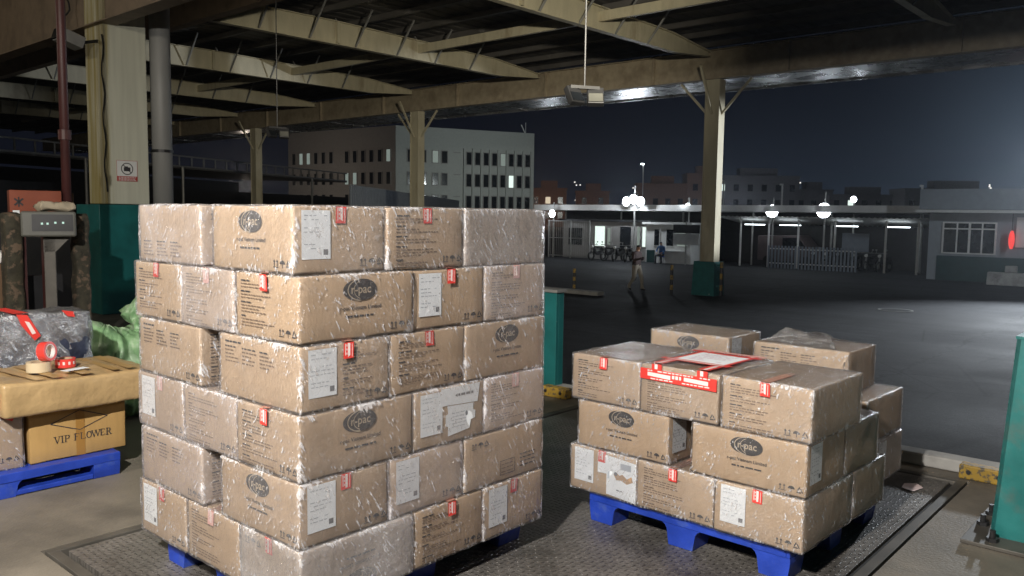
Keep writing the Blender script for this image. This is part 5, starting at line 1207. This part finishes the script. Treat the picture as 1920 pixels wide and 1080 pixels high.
rbox(1.22, .46, .86, .07, .03, .022, 27, off=.012, fr=9, sag=.03).build('cling_film', film('film_crinkled', .10, 1.0, .26, tint=(.80, .84, .95), crink=1.0, rough=.22, lo=.44), bl, smooth=True)
F = Face((-.61, -.255, 0), (1, 0, 0), (0, 0, 1), 1.22, .86); b = MB()
for (s, k) in ((.73, 0), (1.02, 1)):
    if k: b.build('packing_tape', [M['red'], M['tapewhite']], bl); b = MB()
    F.poly(b, [(s - .03, .88), (s + .04, .87), (s + .12, .72), (s + .08, .69), (s, .80)] if k == 0 else [(s - .03, .885), (s + .05, .87), (s + .06, .83), (s + .01, .84)], 0, .012)
    if k == 0: F.poly(b, [(s + .02, .83), (s + .05, .82), (s + .09, .74), (s + .065, .735)], 1, .014)
b.build('packing_tape', [M['red'], M['tapewhite']], bl); b = MB(); b.quad((.07, -.27, .885), (.17, -.27, .885), (.12, .0, .90), (.03, .0, .90), 0); b.build('packing_tape', [M['red'], M['tapewhite']], bl)
# tape rolls on the slab
def roll(loc, ax, ro, ri, wd, m_out, m_in, label, rz=0):
    t = thing('tape_roll', label, 'tape roll', loc, rz); MB().tube((0, 0, 0), ax, ro, ri + .006, wd, 32).build('tape', M[m_out] if isinstance(m_out, str) else m_out, t, smooth=False)
    MB().tube((0, 0, 0), ax, ri + .0058, ri, wd, 32).build('core', M[m_in], t); return t
cream = P('cream_tape', (.60, .50, .34), .45, var=.08)
roll((1.945, 5.74, .706), (0, 0, 1), .072, .040, .062, cream, 'card', 'cream tape roll lying flat on the slab under the red one')
roll((1.965, 5.72, .833), (.55, -.80, .10), .062, .040, .055, 'red', 'tapewhite', 'red tape roll standing on edge on the cream roll')
t = roll((2.125, 5.79, .706), (0, 0, 1), .062, .040, .056, 'red', 'card', 'red tape roll lying flat on the slab beside the cream roll')
b = MB()
for k in range(5):
    a0 = R(205 + k * 30)
    b.quad((.0628 * math.cos(a0), .0628 * math.sin(a0), .02), (.0628 * math.cos(a0 + .22), .0628 * math.sin(a0 + .22), .02), (.0628 * math.cos(a0 + .22), .0628 * math.sin(a0 + .22), .04), (.0628 * math.cos(a0), .0628 * math.sin(a0), .04))
b.build('lettering', M['tapewhite'], t)

# green sacks
def sack(loc, rz, lx, ly, lz, seed, label, ears=()):
    t = thing('green_sack', label, 'sack', loc, rz)
    b = rbox(lx, ly, lz, .12, .022, .025, seed, fr=3.2)
    for i, v in enumerate(b.v):
        f = v.z / lz; n1 = noise.noise(Vector((v.x * 5 + seed, v.y * 5, v.z * 3.5))) - .9 * abs(noise.noise(Vector((v.x * 8 + seed, v.y * 6 + v.x * 4, 2.0))))
        fold = abs(noise.noise(Vector((v.x * 4 + v.z * 2.5 + seed, v.y * 4, v.z * 5 - v.x * 3)))) * .16 + abs(noise.noise(Vector((v.x * 9 - v.z * 6, v.y * 9 + seed, v.z * 7 + v.x * 5)))) * .07
        d_ = Vector((v.x, v.y, 0)); d_ = d_.normalized() if d_.length > 0 else d_
        v -= d_ * fold; v.z += n1 * .09 * f
        for (ex, ey, hh, rad_) in ears:
            q = math.hypot(v.x - ex, v.y - ey)
            if f > .6 and q < rad_: v.z += hh * (1 - q / rad_) ** 1.3 * (f - .6) / .4
    o = b.build('sack', M['woven'], t, smooth=True); return t
sack((3.03, 7.05, 0.002), R(-6), .86, .55, .70, 41, 'bulging pale green woven sack with one pointed corner', ((-.30, -.12, .24, .30),))
sack((3.42, 7.18, .60), R(12), .62, .45, .42, 47, 'crumpled green sack lying on top against the tall stack', ((-.2, -.12, .12, .22), (.1, -.1, .1, .2)))
b = MB(); b.box((-.3, -.22, 0), (.3, .22, .58))
sack((3.62, 7.45, 0.002), R(4), .55, .5, .62, 53, 'green sack on the floor half hidden behind the tall stack')

# weighing indicator on its stand, cloth wrapped posts, boxes behind
wsn = thing('weighing_scale', 'grey weighing scale with a display head on a steel stand', 'scale', (3.19, 9.0, 0), R(-20))
MB().box((-.34, -.5, 0.003), (.34, .3, .12)).build('platform', M['greymetal'], wsn, bevel=.01)
MB().box((-.055, .31, 0.003), (.055, .40, 1.50)).build('stand', M['plateframe'], wsn, bevel=.008)
hd = MB().box((-.25, .18, 1.46), (.25, .42, 1.72)).build('display_head', M['pipe_d'], wsn, bevel=.02)
MB().box((-.15, .172, 1.52), (.22, .179, 1.69)).build('screen', M['darkmetal'], hd)
for x in (-.07, -.02, .05, .12): MB().box((x, .165, 1.585 + .01 * (x > 0)), (x + .02, .171, 1.605 + .01 * (x > 0))).build('digit', M['led'], hd)
MB().prism([(-.055, .31, 1.46), (-.055, .31, 1.30), (.055, .31, 1.30), (.20, .31, 1.46)], (0, .09, 0)).build('gusset', M['plateframe'], wsn)
for (x, y, wd, lab) in ((3.09, 9.75, .17, 'post wrapped in camouflage cloth, left of the weighing scale'), (3.70, 9.55, .16, 'post wrapped in camouflage cloth with a yellow foot, beside the teal box')):
    t = thing('wrapped_post', lab, 'post', (x, y, 0)); rbox(wd, wd, 1.70, .03, .06, .018, x * 7, fr=5).build('cloth', M['camo'], t, smooth=True)
    rbox(wd + .03, wd + .03, .34, .03, .05, .012, x * 3, fr=5).build('yellow_foot', P('ochre_cloth', (.42, .27, .05), .8, var=.3, bump=.3, bscale=15), t, smooth=True)
rk = thing('steel_portal', 'dark red steel frame between the cloth wrapped posts', 'frame', (3.38, 9.75, 0))
for x in (-.19, .06): MB().box((x - .04, 0, 0), (x + .04, .08, 1.62)).build('upright', M['redpipe'], rk, bevel=.004)
MB().box((-.25, -.01, 1.62), (.32, .09, 1.68)).build('crossbeam', M['redpipe'], rk)
MB().box((-.12, .30, .003), (.16, .42, 1.0)).build('back_panel', M['darkmetal'], rk)
tbk = thing('steel_cabinet', 'dark steel cabinet carrying the orange carton', 'cabinet', (3.86, 11.3, 0)); MB().box((-.55, -.35, .003), (.45, .35, 1.66)).build('cabinet', M['darkmetal'], tbk, bevel=.01); MB().box((-.50, -.362, .06), (-.06, -.351, 1.60)).build('door', M['darkmetal'], tbk); MB().box((-.04, -.362, .06), (.40, -.351, 1.60)).build('door', M['darkmetal'], tbk)
oc = thing('orange_carton', 'orange carton with a dark emblem on the dark cabinet', 'carton', (3.80, 11.15, 1.664), R(-14)); rbox(.55, .38, .30, .006, .06, .003, 61).build('box', M['orange'], oc, smooth=True)
b = MB(); b.box((-.276, -.193, .19), (-.10, -.19, .30)); b2 = MB(); F = Face((-.275, -.195, 0), (1, 0, 0), (0, 0, 1), .55, .30)
b = MB(); F.line(b, .05, .12, .14, .20, .02); F.line(b, .05, .20, .14, .12, .02); F.line(b, .095, .10, .095, .22, .014); F.rect(b, .03, .01, .10, .06, 1); b.build('emblem', [M['ink'], M['paper']], oc)
bx = thing('kraft_carton', 'plain brown carton with crumpled paper on it beside the orange carton', 'carton', (4.10, 11.3, 1.664), R(-8)); rbox(.34, .34, .28, .006, .06, .003, 63).build('box', M['card_d'], bx, smooth=True)
cpn = thing('crumpled_paper', 'crumpled pale wrapping paper on top of the weighing scale', 'paper', (3.36, 9.30, 1.725)); rbox(.34, .18, .09, .03, .03, .03, 71, fr=14).build('paper', P('crumpled_kraft', (.40, .34, .25), .8, var=.2), cpn, smooth=True)
dkc = thing('dark_carton', 'dark carton with a pale lid at the far left edge', 'carton', (2.93, 10.2, .003), R(-20)); rbox(.5, .5, 1.15, .01, .1, .004, 73).build('box', M['card_d'], dkc, smooth=True); rbox(.53, .53, .12, .02, .06, .008, 75).build('lid', M['white'], dkc, smooth=True); dkc.children[-1].location.z = 1.155
for i, (x, y, z, s) in enumerate(((2.2, 12.8, 0.003, .9), (3.0, 13.6, 0.003, 1.2))):
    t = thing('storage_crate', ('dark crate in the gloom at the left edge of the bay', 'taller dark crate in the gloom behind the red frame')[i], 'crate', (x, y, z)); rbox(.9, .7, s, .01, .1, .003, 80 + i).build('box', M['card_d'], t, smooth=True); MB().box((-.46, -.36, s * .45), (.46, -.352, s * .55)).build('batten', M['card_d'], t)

# ---------------------------------------------------------------- teal guards at the dock edge
tg = thing('column_guard', 'big sloping teal steel guard on a bolted base plate at the right edge', 'guard', (5.03, .385, 0))
MB().box((-.12, -.60, .003), (.55, .64, .024)).build('base_plate', M['plateframe'], tg, bevel=.003)
gd = MB()
gd.prism([(.05, .53, .024), (.05, -.55, .024), (.09, -.45, 1.12), (.09, .47, 1.12)], (.02, 0, 0)); gd.prism([(.48, .53, .024), (.48, -.55, .024), (.44, -.45, 1.12), (.44, .47, 1.12)], (-.02, 0, 0))
gd.prism([(.05, .53, .024), (.48, .53, .024), (.44, .38, 1.12), (.09, .47, 1.12)], (0, -.02, 0)); gd.prism([(.05, -.55, .024), (.48, -.55, .024), (.44, -.45, 1.12), (.09, -.45, 1.12)], (0, .02, 0))
gd.box((.085, -.45, 1.12), (.445, .475, 1.135))
gd.build('guard', M['teal'], tg)
for (x, y) in ((-.04, .50), (-.04, .18), (-.04, -.2), (.2, .595), (.42, .595)):
    o = MB().cyl((x, y, .024), (x, y, .044), .032, n=6).cyl((x, y, .044), (x, y, .085), .015, n=10).build('bolt', M['darkmetal'], tg)
tg = thing('guard_post', 'teal guard post behind the tall stack with a yellow stop at its foot', 'guard', (6.30, 5.22, 0))
MB().box((-.02, -.30, .003), (.02, .39, 1.0)).box((.021, -.30, .003), (.10, -.26, 1.0)).box((.021, .35, .003), (.10, .39, 1.0)).build('post', M['teal2'], tg, bevel=.004); MB().box((-.04, -.32, 1.002), (.12, .42, 1.03)).build('cap_plate', M['greymetal'], tg, bevel=.004)  # darker teal also stands in for the stack's shadow on the post
pp = MB().poly([(-.09, -.03, .001), (.02, -.06, .004), (.10, .0, .001), (.03, .06, .006), (-.06, .05, .001)]); o = pp.build('paper_scrap', P('pinkish_paper', (.70, .56, .55), .6)); o.location = (5.72, 1.49, .006); tag(o, 'small pinkish paper scrap lying on the chequer plate', 'paper scrap')

# ---------------------------------------------------------------- thin night haze in the air of the yard
hm, hn, hl = newmat('night_haze'); hn.remove(hn["Principled BSDF"])
pv = hn.new("ShaderNodeVolumePrincipled"); pv.inputs["Color"].default_value = (.86, .92, 1, 1); pv.inputs["Density"].default_value = 0.00055; pv.inputs["Anisotropy"].default_value = 0.82
hl.new(pv.outputs[0], hn["Material Output"].inputs["Volume"])
tag(MB().box((-302, -302, -2.05), (425, 425, 17.5)).build('haze', hm), kind='stuff')
